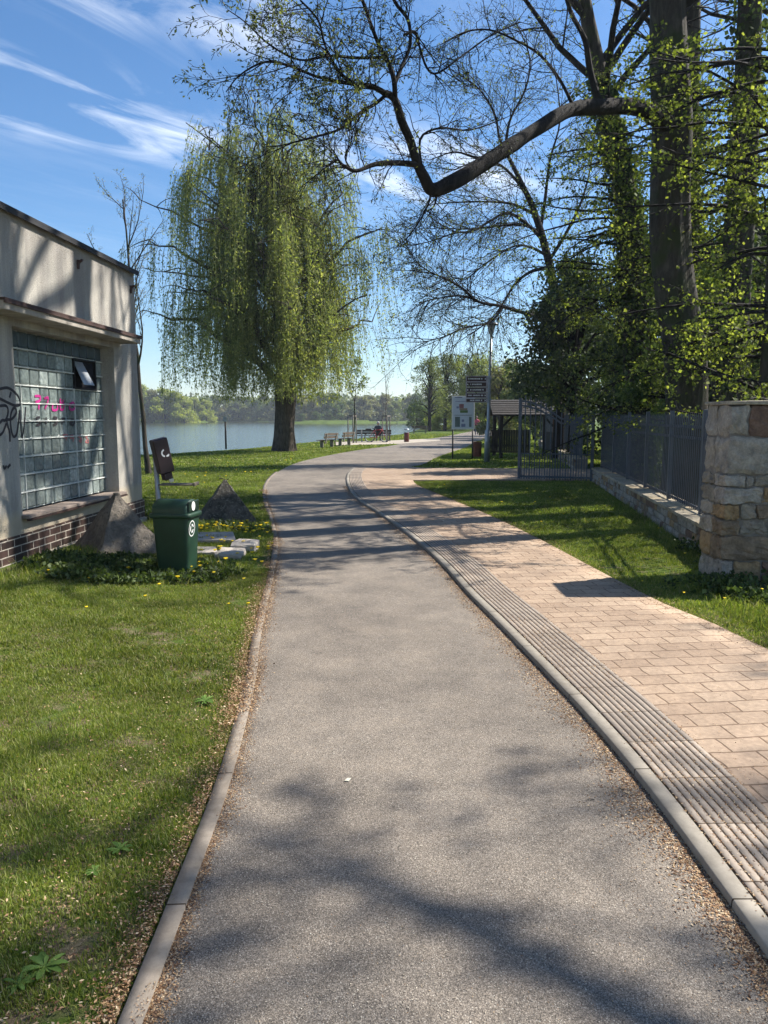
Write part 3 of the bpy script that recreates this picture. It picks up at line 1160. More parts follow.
parts, base = [], 0
GV, GF = [], []
for args in [
    (230000, -3.6, -0.7, 1.6, 4.6, 0.036, 0.0036, 1, 0.37),
    (230000, -5.0, -0.9, 4.6, 8.5, 0.046, 0.0058, 2, 0.34),
    (150000, -6.5, -1.5, 8.5, 14, 0.055, 0.009, 3, 0.32),
    (130000, -11, -1.6, 14, 24, 0.06, 0.016, 4, 0.28),
    (110000, -20, 1, 24, 44, 0.07, 0.035, 5, 0.25),
    (50000, -8, 26, 44, 80, 0.09, 0.08, 6, 0.2),
    (190000, 2.0, 5.6, 4.4, 12, 0.055, 0.0058, 7, 0.32),
    (130000, 0.8, 5.6, 12, 21, 0.055, 0.011, 8, 0.28),
    (70000, 0.8, 12, 24, 44, 0.07, 0.03, 9, 0.25),
    (60000, 5, 12, 9, 24, 0.09, 0.018, 10, 0.3),
]:
    V, F = blades(*args)
    GV.append(V)
    GF.append(F + base)
    base += len(V)
# taller tufts: along the plinth, round the pyramids, by the low wall and the pillar
tl = lambda x, y: ((np.abs(x - (-3.55 + 0.053 * (y - 11.8))) < 0.4) | (np.hypot(x + 3.0, y - 8.7) < 0.75) | (np.hypot(x + 2.5, y - 11.9) < 0.75) | (np.hypot(x + 2.2, y - 8.1) < 0.5))
V, F = blades(60000, -4.2, -1.4, 5, 13.2, 0.15, 0.007, 21, 0.25, tl)
GV.append(V); GF.append(F + base); base += len(V)
tr = lambda x, y: (np.abs(x - WALLX(y)) < 0.25) | ((y < 8) & (x > 3.0))
V, F = blades(60000, 2.6, 6, 6, 20, 0.12, 0.007, 22, 0.3, tr)
GV.append(V); GF.append(F + base); base += len(V)
gr = np_mesh('grass', np.concatenate(GV), np.concatenate(GF), MAT['grass_blade'])
tag(gr, 'short spring lawn grass with worn patches', 'grass', kind='stuff')

# dark ground ivy under the front pyramid and by the pillar, broad little leaves
def cover(n, cx, cy, rx, ry, size, seed, h=0.06):
    rng = np.random.default_rng(seed)
    a, r = rng.uniform(0, 2 * PI, n), np.sqrt(rng.uniform(0, 1, n))
    x, y = cx + rx * r * np.cos(a), cy + ry * r * np.sin(a)
    ok = grass_mask(x, y) & (fbm(x + 7, y, 2.4, seed) > 0.38 + 0.3 * r ** 3 + rng.uniform(-.1, .1, n))
    x, y = x[ok], y[ok]
    z = gh(x, y) + rng.uniform(0.01, h, len(x))
    return leaf_quads(np.stack([x, y, z], 1), size, 0.8, -0.3, rng=rng)


vs, fs, b_ = [], [], 0
for a in [(9000, -3.0, 8.1, 1.0, 0.7, 0.045, 1, 0.09), (5000, -2.2, 8.15, 0.75, 0.5, 0.045, 2, 0.07), (6000, 4.0, 7.3, 1.3, 0.6, 0.045, 3, 0.13), (2500, -2.0, 11.6, 0.9, 0.4, 0.05, 4, 0.08), (2500, 3.9, 8.7, 0.35, 1.2, 0.05, 5, 0.15), (2500, -3.6, 11.9, 0.5, 0.5, 0.05, 6, 0.15)]:
    V, F = cover(*a)
    vs.append(V); fs.append(F + b_); b_ += len(V)
tag(np_mesh('ground_ivy', np.concatenate(vs), np.concatenate(fs), MAT['ivy_leaf']), 'dark low ivy and weeds spreading in the grass', 'ground cover', kind='stuff')

# dandelions
rng = np.random.default_rng(77)
mb = MB()
def flower(x, y, r):
    z = float(gh(np.array([x]), np.array([y]))[0]) + rng.uniform(0.05, 0.12)
    vs = [(x, y, z + r * 0.25)]
    k = 7
    for i in range(k):
        a = 2 * PI * i / k
        vs.append((x + r * math.cos(a), y + r * math.sin(a), z + rng.uniform(-0.2, 0.2) * r))
    vs.append((x, y, z - r * 0.7))
    mb.add(vs, [(0, 1 + i, 1 + (i + 1) % k) for i in range(k)] + [(k + 1, 1 + (i + 1) % k, 1 + i) for i in range(k)])
for (cx, cy, sx, sy, n, r) in [(-2.35, 11.3, 0.55, 0.25, 60, 0.03), (-1.95, 9.2, 0.3, 0.7, 45, 0.024), (-3.5, 9.6, 0.25, 0.6, 26, 0.024), (-2.4, 7.7, 0.5, 0.25, 12, 0.02), (-4, 24, 3, 7, 60, 0.03), (-3.2, 12.8, 1.0, 1.0, 20, 0.026), (3.6, 7.3, 0.5, 0.4, 16, 0.012), (-1.6, 6.2, 0.5, 0.8, 4, 0.018), (-1.6, 12.5, 0.4, 1.5, 18, 0.026), (2.5, 15, 1, 4, 20, 0.018)]:
    for _ in range(n):
        x, y = rng.normal(cx, sx), rng.normal(cy, sy)
        if grass_mask(np.array([x]), np.array([y]))[0]:
            flower(x, y, r * rng.uniform(0.7, 1.2))
tag(mb.build('dandelion_flowers', MAT['dandelion']), 'small yellow dandelion heads dotted through the grass', 'flowers', kind='stuff')

# litter: bud scales and seeds blown against the kerbs, in the grooves, over the path
def flakes(x, y, z, size, seed):
    rng = np.random.default_rng(seed)
    n = len(x)
    d = rng.normal(0, 1, (n, 3)); d[:, 2] *= 0.25
    d /= np.linalg.norm(d, axis=1)[:, None]
    up = np.array([0, 0, 1.0]) + rng.normal(0, 0.35, (n, 3))
    w = np.cross(d, up); w /= np.linalg.norm(w, axis=1)[:, None]
    s = (size * rng.uniform(0.5, 1.4, n))[:, None]
    p = np.stack([x, y, z + 0.003], 1)
    V = np.stack([p - d * s / 2, p + w * s * 0.22, p + d * s / 2, p - w * s * 0.22], 1).reshape(-1, 3)
    return V, np.arange(4 * n).reshape(-1, 4)
vs, fs, b_ = [], [], 0
def put(x, y, z, size, seed):
    global b_
    V, F = flakes(x, y, z, size, seed)
    vs.append(V); fs.append(F + b_); b_ += len(V)
rng = np.random.default_rng(5)
def ysamp(n, lo=1.7, hi=16, p=1.0):
    return lo + (hi - lo) * rng.uniform(0, 1, n) ** 1.7
n = 30000
y = ysamp(n, 1.7, 19); x = xat(KERB, y) - np.abs(rng.normal(0, 0.08, n)) * (0.3 + 1.3 * fbm(y, y * 0, 2.5, 3)) - 0.004
put(x, y, 0 * x, 0.0115, 1)
n = 5000
y = ysamp(n); x = xat(KERB, y) - np.abs(rng.normal(0, 0.28, n))
put(x, y, 0 * x, 0.0065, 2)
n = 22000
y = ysamp(n, 1.7, 18); x = xat(LEFT, y) + np.abs(rng.normal(0, 0.04, n)) * (0.3 + 1.2 * fbm(y, y * 0, 2.2, 23)) - 0.005
put(x, y, 0 * x, 0.0085, 3)
n = 26000
y = ysamp(n, 3.6, 18); x = xat(LEFT, y) + rng.normal(-0.05, 0.06, n)
k_ = fbm(x * 2, y, 1.6, 28) > rng.uniform(0.25, 0.62, n) + 0.35 * np.clip(4.4 - y, 0, 1)
put(x[k_], y[k_], 0.014 + 0 * x[k_], 0.014, 33)
n = 5000
y = ysamp(n, 1.7, 10); x = xat(LEFT, y) - rng.uniform(0, 0.085, n)
k_ = fbm(x * 3, y, 1.2, 8) > 0.52
put(x[k_], y[k_], 0.014 + 0 * x[k_], 0.007, 4)
n = 12000
y = ysamp(n, 1.7, 12); x = xat(LEFT, y) - 0.08 - np.abs(rng.normal(0, 0.04, n))
put(x, y, rng.uniform(-0.005, 0.012, n), 0.012, 55)
n = 6000
y = ysamp(n, 1.7, 9); x = xat(LEFT, y) - 0.1 - np.abs(rng.normal(0, 0.5, n))
put(x, y, gh(x, y) + rng.uniform(0, 0.025, n), 0.014, 5)
n = 9000
y = ysamp(n, 1.7, 18); x = rng.uniform(-1.8, 1.2, n)
k_ = (x > xat(LEFT, y)) & (x < xat(KERB, y))
put(x[k_], y[k_], 0 * x[k_], 0.005, 6)
n = 20000
y = ysamp(n, 1.7, 18); gi = rng.integers(0, 10, n)
x = xat(KERB, y) + w0 + gi * pw + rng.normal(0, 0.006, n)
k_ = fbm(x * 2, y, 2.0, 61) > rng.uniform(0.3, 0.6, n)
put(x[k_], y[k_], 0.031 + 0 * x[k_], 0.0095, 7)
n = 30000
y = ysamp(n, 1.7, 18); x = xat(KERB, y) + rng.uniform(0.05, 2.6, n)
k_ = (x < xat(GRASSR, y)) & (fbm(x, y, 1.8, 44) > rng.uniform(0.3, 0.62, n))
put(x[k_], y[k_], 0.031 + 0 * x[k_], 0.008, 8)
n = 9000
y = rng.uniform(4, 19, n); x = xat(GRASSR, y) + rng.normal(0.0, 0.09, n)
put(x, y, 0.031 + 0 * x, 0.012, 9)
tag(np_mesh('leaf_litter', np.concatenate(vs), np.concatenate(fs), MAT['litter']), 'dry brown bud scales and seeds lying along the kerbs', 'litter', kind='stuff')
n = 30000
rng = np.random.default_rng(15)
y = 1.7 + 7 * rng.uniform(0, 1, n) ** 1.5
x = rng.uniform(-1.3, 1.3, n)
k_ = (x > xat(LEFT, y)) & (x < xat(KERB, y)) & (fbm(x, y, 2.6, 91) > rng.uniform(0.1, 0.7, n))
V, F = flakes(x[k_], y[k_], 0 * x[k_], 0.0055, 16)
tag(np_mesh('seed_litter', V, F, MAT['seed']), 'pale tiny seeds and grit scattered over the asphalt', 'litter', kind='stuff')
# a few fallen twigs and leaves on the asphalt
for (px, py, ln, a, lab) in [(348, 781, 0.035, 0.4, 'small pale dry leaf lying alone on the asphalt'), (612, 770, 0.03, 1.2, 'dark curled leaf beside the kerb'), (590, 801, 0.04, 0.2, 'short thin twig on the asphalt near the kerb'), (738, 926, 0.1, -0.35, 'longer bent twig in the litter against the kerb')]:
    x, y = G(px, py)
    mb = MB()
    c, s = math.cos(a), math.sin(a)
    if 'leaf' in lab:
        mb.add([(x - ln / 2 * c, y - ln / 2 * s, 0.006), (x + ln * .25 * s, y - ln * .25 * c, 0.004), (x + ln / 2 * c, y + ln / 2 * s, 0.012), (x - ln * .25 * s, y + ln * .25 * c, 0.012)], [(0, 1, 2, 3)])
        o = mb.build('fallen_leaf', MAT['cream'] if 'pale' in lab else MAT['wood_dark'])
        tag(o, lab, 'leaf')
    else:
        mb.tube([(x - ln / 2 * c, y - ln / 2 * s, 0.005), (x, y + 0.006, 0.007), (x + ln / 2 * c, y + ln / 2 * s, 0.005)], 0.002, 5)
        o = mb.build('fallen_twig', MAT['bark_grey'])
        tag(o, lab, 'twig')


def weed(px, py, r, n, seed, label):
    rng = np.random.default_rng(seed)
    x, y = G(px, py)
    z = float(gh(np.array([x]), np.array([y]))[0])
    mb = MB()
    for i in range(n):
        a = 2 * PI * i / n + rng.uniform(-0.3, 0.3)
        l_ = r * rng.uniform(0.45, 1.1)
        w_ = l_ * rng.uniform(0.12, 0.19)
        up = rng.uniform(0.25, 0.9)
        d = np.array([math.cos(a), math.sin(a), 0]); s_ = np.array([-math.sin(a), math.cos(a), 0])
        pts = []
        for t, w__ in ((0, 0.15), (0.3, 0.7), (0.6, 1.0), (0.85, 0.7), (1, 0.05)):
            c_ = np.array([x, y, z + 0.012]) + d * l_ * t + np.array([0, 0, up * l_ * t * (1 - 0.75 * t)])
            pts += [c_ - s_ * w_ * w__ + np.array([0, 0, 0.2 * w_]), c_, c_ + s_ * w_ * w__ + np.array([0, 0, 0.2 * w_])]
        mb.add(pts, [(3 * k + j, 3 * k + j + 1, 3 * k + j + 4, 3 * k + j + 3) for k in range(4) for j in (0, 1)])
    tag(mb.build('broadleaf_weed', MAT['weed'], None, True), label, 'weed', 'leafy weeds in the near lawn')


weed(45, 968, 0.07, 19, 1, 'leafy green dandelion rosette in the lawn at the bottom left corner')
weed(18, 985, 0.05, 13, 5, 'smaller leafy rosette left of the big one at the corner')
weed(120, 850, 0.055, 15, 2, 'pale leafy weed rosette in the lawn midway up beside the kerb')
weed(95, 872, 0.04, 13, 3, 'low bright weed just left of the pale rosette')
weed(205, 702, 0.075, 17, 4, 'tall tuft of broad grass beside the kerb further up')

# ------------------------------------------------------------------ building
B = empty('factory_building', (-3.74, 11.85, 0), -math.atan(0.053), 'low grey rendered building with a glass block window and graffiti', 'building')
OPY0, OPY1, OPZ0, OPZ1 = -3.55, -0.88, 0.60, 2.66
mb = MB()
T = 0.34
mb.box(-T, 0, -11, OPY0, 0.44, 3.84)
mb.box(-T, 0, OPY1, 0, 0.44, 3.84)
mb.box(-T, 0, OPY0, OPY1, OPZ1, 3.84)
mb.box(-T, 0, OPY0, OPY1, 0.44, OPZ0)
mb.box(-7, -T, -T, 0, 0.44, 3.84)          # the wall round the corner, towards the river
mb.box(-7, -T, -11, -11 + T, 0.44, 3.84)
mb.box(-7, -6.7, -11 + T, -T, 0.44, 3.84)
mb.build('wall', MAT['plaster'], B)
mb = MB()
mb.box(-7.03, 0.025, -11.03, 0.025, -0.3, 0.438)
mb.build('brick_plinth', MAT['brick'], B)
mb = MB()
mb.box(-7.03, 0.05, -11.03, 0.05, -0.3, 0.155)
mb.build('foundation', MAT['concrete_pale'], B)
mb = MB()
mb.box(-7.07, 0.06, -11.07, 0.06, 3.842, 3.868)
mb.box(0.045, 0.06, -11.0, 0.06, 3.80, 3.84)
mb.build('roof_coping', MAT['roof_metal'], B)
mb = MB()
mb.bbox(0.002, 0.30, -4.22, -0.62, 2.735, 2.83, 0.008)
cn = mb.build('canopy', MAT['canopy'], B)
mb = MB()
mb.box(0.002, 0.32, -4.24, -0.60, 2.832, 2.847)
mb.box(0.303, 0.32, -4.24, -0.60, 2.80, 2.83)
mb.build('flashing', MAT['rust'], cn)
mb = MB()
mb.box(-6.6, -T - 0.02, -10.6, -T - 0.02, 0.46, 3.7)
mb.build('dark_room', MAT['room_dark'], B)
# window
win = MB()
win.box(-0.22, -0.205, OPY0 + 0.001, OPY1 - 0.001, OPZ0 + 0.05, OPZ1 - 0.001)
W_ = win.build('glass_block_window', MAT['glass_mortar'], B)
gb = MB()
gtp = MB()
cols, rows = 12, 10
cw, ch = (OPY1 - OPY0) / cols, (OPZ1 - OPZ0 - 0.05) / rows
vent = [(c, r_) for c in (8, 9, 10) for r_ in (7, 8)]
for c in range(cols):
    for r_ in range(rows):
        if (c, r_) in vent:
            continue
        y0, z0 = OPY0 + c * cw, OPZ0 + 0.05 + r_ * ch
        g_ = 0.010
        (gtp if r_ == 9 else gb).bbox(-0.204, -0.185 + random.uniform(-0.003, 0.003), y0 + g_, y0 + cw - g_, z0 + g_ + 0.004, z0 + ch - g_, 0.016)
gbo = gb.build('glass_blocks', MAT['glass_block'], W_)
gtp.build('painted_glass_blocks', MAT['glass_top'], W_)
mj = MB()
for r_ in range(1, rows):
    z0 = OPZ0 + 0.05 + r_ * ch
    segs = [(OPY0 + 0.002, OPY1 - 0.002)] if r_ not in (8,) else [(OPY0 + 0.002, OPY0 + 8 * cw), (OPY0 + 11 * cw, OPY1 - 0.002)]
    for a, b_2 in segs:
        mj.box(-0.203, -0.17, a, b_2, z0 - 0.006, z0 + 0.006)
for c in (2, 8):
    mj.box(-0.203, -0.176, OPY0 + c * cw - 0.005, OPY0 + c * cw + 0.005, OPZ0 + 0.052, OPZ0 + 0.05 + 7 * ch)
mj.build('mortar_ledges', MAT['glass_mortar'], W_)
y0, y1 = OPY0 + 8 * cw, OPY0 + 11 * cw
z0, z1 = OPZ0 + 0.05 + 7 * ch, OPZ0 + 0.05 + 9 * ch
vf = MB()
vf.box(-0.2, -0.198, y0 + .02, y1 - .02, z0 + .02, z1 - .02)
V_ = vf.build('vent_opening', MAT['room_dark'], W_)
vf = MB()
for a in [(y0, y1, z0, z0 + 0.025), (y0, y1, z1 - 0.025, z1), (y0, y0 + 0.025, z0 + .025, z1 - .025), (y1 - 0.025, y1, z0 + .025, z1 - .025)]:
    vf.box(-0.196, -0.165, a[0], a[1], a[2], a[3])
vf.build('vent_frame', MAT['black_paint'], W_)
vf = MB()
vf.add([(-0.19, y0 + 0.04, z1 - 0.04), (-0.19, y0 + 0.30, z1 - 0.04), (-0.06, y0 + 0.36, z0 + 0.06), (-0.06, y0 + 0.04, z0 + 0.06), (-0.195, y0 + 0.04, z1 - 0.04), (-0.195, y0 + 0.30, z1 - 0.04), (-0.067, y0 + 0.36, z0 + 0.06), (-0.067, y0 + 0.04, z0 + 0.06)], [(0, 1, 2, 3), (7, 6, 5, 4), (0, 3, 7, 4), (1, 5, 6, 2), (2, 6, 7, 3), (0, 4, 5, 1)])
vf.build('vent_flap', MAT['grey_metal'], W_)
sl = MB()
sl.bbox(-0.184, 0.09, OPY0 - 0.03, OPY1 + 0.06, OPZ0 + 0.002, OPZ0 + 0.04, 0.006)
so = sl.build('window_sill', MAT['sill'], B)
sl = MB()
sl.box(0.06, 0.095, OPY0 - 0.03, OPY1 + 0.06, OPZ0 - 0.02, OPZ0)
sl.build('sill_edge', MAT['rust'], so)
# rusty brackets in the render
for (px, py) in [(77, 264), (130, 289)]:
    pass
BW = B.matrix_basis.copy()
bpy.context.view_layer.update()
BW = B.matrix_world.copy()
BI = BW.inverted()


def on_wall(px, py, depth=0.0):
    """pixel of the photograph -> building coordinates (y, z) on its front, sunk by depth"""
    o_ = BI @ Vector((0, 0, EYE))
    d_ = BI.to_3x3() @ Vector(_ray(px, py))
    t = (-depth - o_.x) / d_.x
    q = o_ + d_ * t
    return q.y, q.z


def strokes(name, mat, lines, x, w, parent):
    """spray lines: flat ribbons lying on the wall"""
    mb = MB()
    for ln in lines:
        pts = [np.array(p) for p in ln]
        if len(pts) > 2:
            pts = list(smooth(pts, 5))
        vs = []
        for i, p in enumerate(pts):
            t = pts[min(i + 1, len(pts) - 1)] - pts[max(i - 1, 0)]
            t = t / (np.linalg.norm(t) + 1e-9)
            nn = np.array([-t[1], t[0]]) * w / 2
            jx = x + 0.0004 * (i % 3)
            vs += [(jx, *(p - nn)), (jx, *(p + nn))]
        mb.add(vs, [(2 * i, 2 * i + 2, 2 * i + 3, 2 * i + 1) for i in range(len(pts) - 1)])
    return mb.build(name, mat, parent)


def z3(pts, ox, oy, sc, depth=0.0):
    return [on_wall(ox + a / sc, oy + b / sc, depth) for a, b in pts]


gl = [[(-40, 150), (0, 135), (70, 125), (130, 160), (180, 220), (192, 285), (150, 300), (80, 272), (0, 232), (-40, 215)],
      [(105, 165), (90, 222)], [(-30, 300), (0, 300), (55, 300), (75, 335), (72, 390), (50, 440), (20, 440), (0, 462), (-30, 480)],
      [(60, 430), (75, 500), (92, 560), (95, 650)], [(-30, 590), (0, 583), (30, 550), (60, 470)],
      [(60, 432), (110, 430), (155, 372), (150, 328), (125, 328), (102, 390), (100, 470), (112, 560), (135, 602), (165, 555), (188, 345)],
      [(190, 340), (198, 480), (212, 610), (232, 490), (247, 312)],
      [(30, 880), (40, 912), (62, 885)], [(70, 905), (100, 872)]]
strokes('graffiti_tag', MAT['spray_black'], [z3(g, 0, 375, 9.75) for g in gl], 0.003, 0.03, B)
pk = [[(118, 130), (160, 132), (158, 165), (125, 178), (150, 190), (150, 238)], [(195, 150), (225, 142), (218, 190), (200, 232)],
      [(265, 190), (262, 240), (300, 236), (298, 188)], [(325, 185), (352, 190), (350, 235), (325, 232), (325, 150)], [(350, 160), (330, 205)],
      [(395, 200), (430, 182), (442, 225), (412, 242), (395, 215)], [(398, 240), (398, 190)]]
strokes('pink_scrawl', MAT['spray_pink'], [z3(g, 20, 380, 8.08, 0.18) for g in pk], -0.177, 0.03, W_)
bk = [[(160, 302), (135, 306), (132, 328), (158, 338), (156, 362), (130, 362)], [(210, 300), (210, 358)],
      [(270, 300), (296, 308), (280, 328), (302, 345), (280, 362), (270, 355)], [(340, 312), (338, 360)], [(340, 312), (365, 312)], [(340, 335), (360, 335)],
      [(405, 335), (425, 318), (442, 340), (425, 365), (402, 350), (425, 340)]]
strokes('black_scrawl', MAT['spray_black'], [z3(g, 20, 380, 8.08, 0.18) for g in bk], -0.177, 0.028, W_)
rd = [[(375, 440), (352, 445), (355, 465), (378, 462), (380, 440), (372, 490)], [(430, 448), (405, 452), (410, 472), (432, 468), (425, 500)],
      [(492, 445), (470, 455), (495, 475), (475, 490), (492, 500), (498, 470)], [(550, 450), (530, 460), (545, 478), (528, 500), (552, 505), (548, 480)]]
strokes('red_scrawl', MAT['spray_red'], [z3(g, 20, 380, 8.08, 0.18) for g in rd], -0.177, 0.018, W_)
for (px, py) in [(77, 264), (130, 289)]:
    yy, zz = on_wall(px, py)
    mb = MB()
    mb.bar((0, yy, zz), (0.07, yy, zz + 0.05), 0.018, 0.03)
    mb.bar((0.002, yy, zz - 0.06), (0.012, yy, zz + 0.05), 0.05, 0.02)
    mb.bar((0.06, yy, zz + 0.03), (0.06, yy + 0.04, zz + 0.06), 0.012)
    mb.build('rusty_bracket', MAT['rust'], B)

# ------------------------------------------------------------------ concrete pyramids (anti-tank blocks)
def pyramid(name, px, py, apex, w, rz, mat, label, hook=False):
    x, y = G(px, py)
    z = float(gh(np.array([x]), np.array([y]))[0])
    o = empty(name, (x, y, z - 0.03), rz, label, 'concrete block', 'concrete pyramids on the lawn')
    k = 14
    V, idx = [], {}
    rr = np.random.default_rng(int(px))
    F = []
    apr = 0.035
    for s_ in range(4):
        a0, a1 = PI / 4 + s_ * PI / 2, PI / 4 + (s_ + 1) * PI / 2
        for i in range(k + 1):
            t = i / k
            rad = w * 0.707 * (1 - t) + apr * t
            p0 = np.array([math.cos(a0) * rad, math.sin(a0) * rad, apex * t])
            p1 = np.array([math.cos(a1) * rad, math.sin(a1) * rad, apex * t])
            for j in range(k + 1):
                q = p0 + (p1 - p0) * j / k
                nn = mnoise.noise_vector(Vector(q * 6) + Vector((px, 0, 0)))
                n3_ = mnoise.noise_vector(Vector(q * 17) + Vector((px, 3, 0)))
                q = q + np.array(nn) * 0.02 + np.array(n3_) * 0.009
                V.append(q)
        b0 = s_ * (k + 1) ** 2
        for i in range(k):
            for j in range(k):
                F.append((b0 + i * (k + 1) + j, b0 + i * (k + 1) + j + 1, b0 + (i + 1) * (k + 1) + j + 1, b0 + (i + 1) * (k + 1) + j))
    np_mesh('concrete_body', V, F, mat, o)
    mb = MB()
    mb.lathe([(apr * 1.15, apex - 0.012), (apr, apex + 0.008), (0.01, apex + 0.012)], 8)
    mb.build('apex', mat, o)
    if hook:
        mb = MB()
        mb.tube([(-0.10, 0, apex + 0.03), (-0.03, 0, apex + 0.035), (0.02, 0.01, apex + 0.0), (0.06, 0, apex + 0.03)], 0.008, 6)
        mb.build('rusty_wire', MAT['rust'], o)
    return o


pyramid('concrete_pyramid', 119, 557, 0.72, 0.86, math.radians(43), MAT['concrete_warm'], 'brownish concrete pyramid in front of the brick plinth')
pyramid('concrete_pyramid', 226, 521, 0.69, 1.0, math.radians(15), MAT['concrete_dark'], 'dark mossy concrete pyramid behind the green bin', True)

# stone slabs behind the bin
def slab(pix, z, h, mat, label):
    p = [G(a, b) for a, b in pix]
    mb = MB()
    n = len(p)
    mb.add([(a, b, -0.03) for a, b in p] + [(a, b, z + h) for a, b in p], [tuple(range(n, 2 * n))[::-1], *[(i, n + i, n + (i + 1) % n, (i + 1) % n) for i in range(n)]])
    tag(mb.build('kerb_stone', mat), label, 'stone', 'old kerb stones in the grass')


slab([(150, 546), (236, 545), (233, 536.5), (150, 537.5)], 0.0, 0.07, MAT['concrete_pale'], 'long flat kerb stone lying behind the bin, yellowish grey')
slab([(150, 557), (218, 556), (216, 550), (150, 550)], 0.0, 0.045, MAT['concrete_pale'], 'half buried kerb stone lying in front of the long one')
mb = MB()
a_, b2 = G(224, 560), G(252, 546)
for (u0, u1, hh) in [(0, 0.45, 0.09), (0.5, 1.0, 0.11)]:
    xx0, yy0 = a_[0] + (b2[0] - a_[0]) * u0, a_[1] + (b2[1] - a_[1]) * u0
    xx1, yy1 = a_[0] + (b2[0] - a_[0]) * u1, a_[1] + (b2[1] - a_[1]) * u1
    rough_block(mb, (min(xx0, xx1) - 0.13, yy0, -0.04), (max(xx0, xx1) + 0.13, yy1, hh), 0.012, 0.2, 4)
tag(mb.build('broken_stone', MAT['concrete_pale']), 'broken pale concrete chunk lying slantwise by the path', 'stone')

# ------------------------------------------------------------------ green bin and the dog bag post
bx, by = G(178, 576)
bin_ = empty('litter_bin', (bx, by, -0.02), math.radians(-8), 'dark green plastic litter bin with domed lid on the grass', 'litter bin')
bin_.scale = (1.06, 1.06, 1.1)
mb = MB()
def rrect(hx, hy, r, z, n=5):
    out = []
    for cx, cy, a0 in ((hx - r, hy - r, 0), (-hx + r, hy - r, PI / 2), (-hx + r, -hy + r, PI), (hx - r, -hy + r, 1.5 * PI)):
        for i in range(n):
            a = a0 + PI / 2 * i / (n - 1)
            out.append((cx + r * math.cos(a), cy + r * math.sin(a), z))
    return out
def loft(mb, rings, cap0=True, cap1=True):
    n = len(rings[0])
    vs = [p for r in rings for p in r]
    fs = [(i * n + k, i * n + (k + 1) % n, (i + 1) * n + (k + 1) % n, (i + 1) * n + k) for i in range(len(rings) - 1) for k in range(n)]
    if cap0:
        fs.append(tuple(range(n))[::-1])
    if cap1:
        fs.append(tuple((len(rings) - 1) * n + k for k in range(n)))
    mb.add(vs, fs)
loft(mb, [rrect(0.150, 0.13, 0.045, 0), rrect(0.155, 0.135, 0.045, 0.02), rrect(0.192, 0.165, 0.05, 0.60), rrect(0.192, 0.165, 0.05, 0.61)])
mb.build('bin_body', MAT['green_plastic'], bin_, True)
mb = MB()
loft(mb, [rrect(0.20, 0.172, 0.05, 0.605), rrect(0.215, 0.187, 0.055, 0.612), rrect(0.215, 0.187, 0.055, 0.645), rrect(0.205, 0.178, 0.05, 0.652)])
mb.build('bin_rim', MAT['green_plastic'], bin_, True)
mb = MB()
rings = []
for i in range(9):   # half-barrel lid, its axis across
    t = i / 8
    a = t * PI
    rings.append([( -0.195 * math.cos(a) * 1.0, 0, 0)])
vs, fs = [], []
nA = 12
for i in range(nA + 1):
    a = PI * i / nA
    yy_, zz_ = 0.168 * math.cos(a), 0.652 + 0.125 * math.sin(a) ** 0.8 if 0 < i < nA else 0.652
    for xx_ in (-0.19, -0.17, 0.15, 0.175):
        f_ = 0.86 if xx_ in (-0.19,) else 1.0
        vs.append((xx_, yy_ * f_, 0.652 + (zz_ - 0.652) * f_))
for i in range(nA):
    for j in range(3):
        fs.append((i * 4 + j, i * 4 + j + 1, (i + 1) * 4 + j + 1, (i + 1) * 4 + j))
fs.append(tuple(i * 4 for i in range(nA + 1)))
fs.append(tuple(i * 4 + 3 for i in range(nA + 1))[::-1])
mb.add(vs, fs)
lid = mb.build('lid', MAT['green_plastic'], bin_, True)
mb = MB()
mb.bbox(0.176, 0.196, -0.13, 0.13, 0.665, 0.765, 0.006)
mb.build('flap', MAT['dark_plastic'], lid)
def ring_sign(mb, c, u, v, n_, r0, r1, a0, a1, k=10):
    vs = []
    for i in range(k + 1):
        a = a0 + (a1 - a0) * i / k
        for r in (r0, r1):
            vs.append(tuple(np.array(c) + np.array(u) * r * math.cos(a) + np.array(v) * r * math.sin(a)))
    mb.add(vs, [(2 * i, 2 * i + 1, 2 * i + 3, 2 * i + 2) for i in range(k)])
for nm, c, u, v, R0, R1, par in [('sticker', (0.199, -0.03, 0.715), (0, 1, 0), (0, 0, 1), 0.0, 0.045, lid)]:
    mb = MB()
    ring_sign(mb, c, u, v, None, R0, R1, 0, 2 * PI, 20)
    mb.build(nm, MAT['white_paint'], par)
mb = MB()
cc = (0.1865, -0.055, 0.50)
ring_sign(mb, cc, (0, 1, 0), (0.06, 0, 1), None, 0.068, 0.078, 0, 2 * PI, 24)
for k in range(3):
    a = k * 2 * PI / 3 + 0.3
    ring_sign(mb, cc, (0, 1, 0), (0.06, 0, 1), None, 0.026, 0.044, a, a + 1.5, 5)
mb.build('recycling_mark', MAT['white_paint'], bin_)
# small mark on the camera side too
px0, py0 = G(160, 572)
pl = empty('dog_bag_post', (px0 - 0.01, py0 + 0.1, -0.03), 0, 'grey steel post with a tilted brown bag dispenser beside the bin', 'dispenser post')
mb = MB()
mb.tube([(0, 0, 0), (-0.005, 0, 0.7), (-0.03, 0, 1.45)], 0.027, 12)
mb.build('post', MAT['grey_metal'], pl, True)
mb = MB()
mb.bbox(-0.085, 0.085, -0.055, 0.055, -0.19, 0.19, 0.01)
bo = mb.build('dispenser_box', MAT['brown_box'], pl)
bo.location = (0.06, -0.04, 1.31)
bo.rotation_euler = (math.radians(2), math.radians(-13), math.radians(38))
mb = MB()
ring_sign(mb, (0.02, -0.0565, 0.03), (1, 0, 0), (0, 0, 1), None, 0.028, 0.045, 1.7, 4.4, 10)
ring_sign(mb, (0.04, -0.0565, 0.005), (1, 0, 0), (0, 0, 1), None, 0.0, 0.022, 3.6, 6.6, 8)
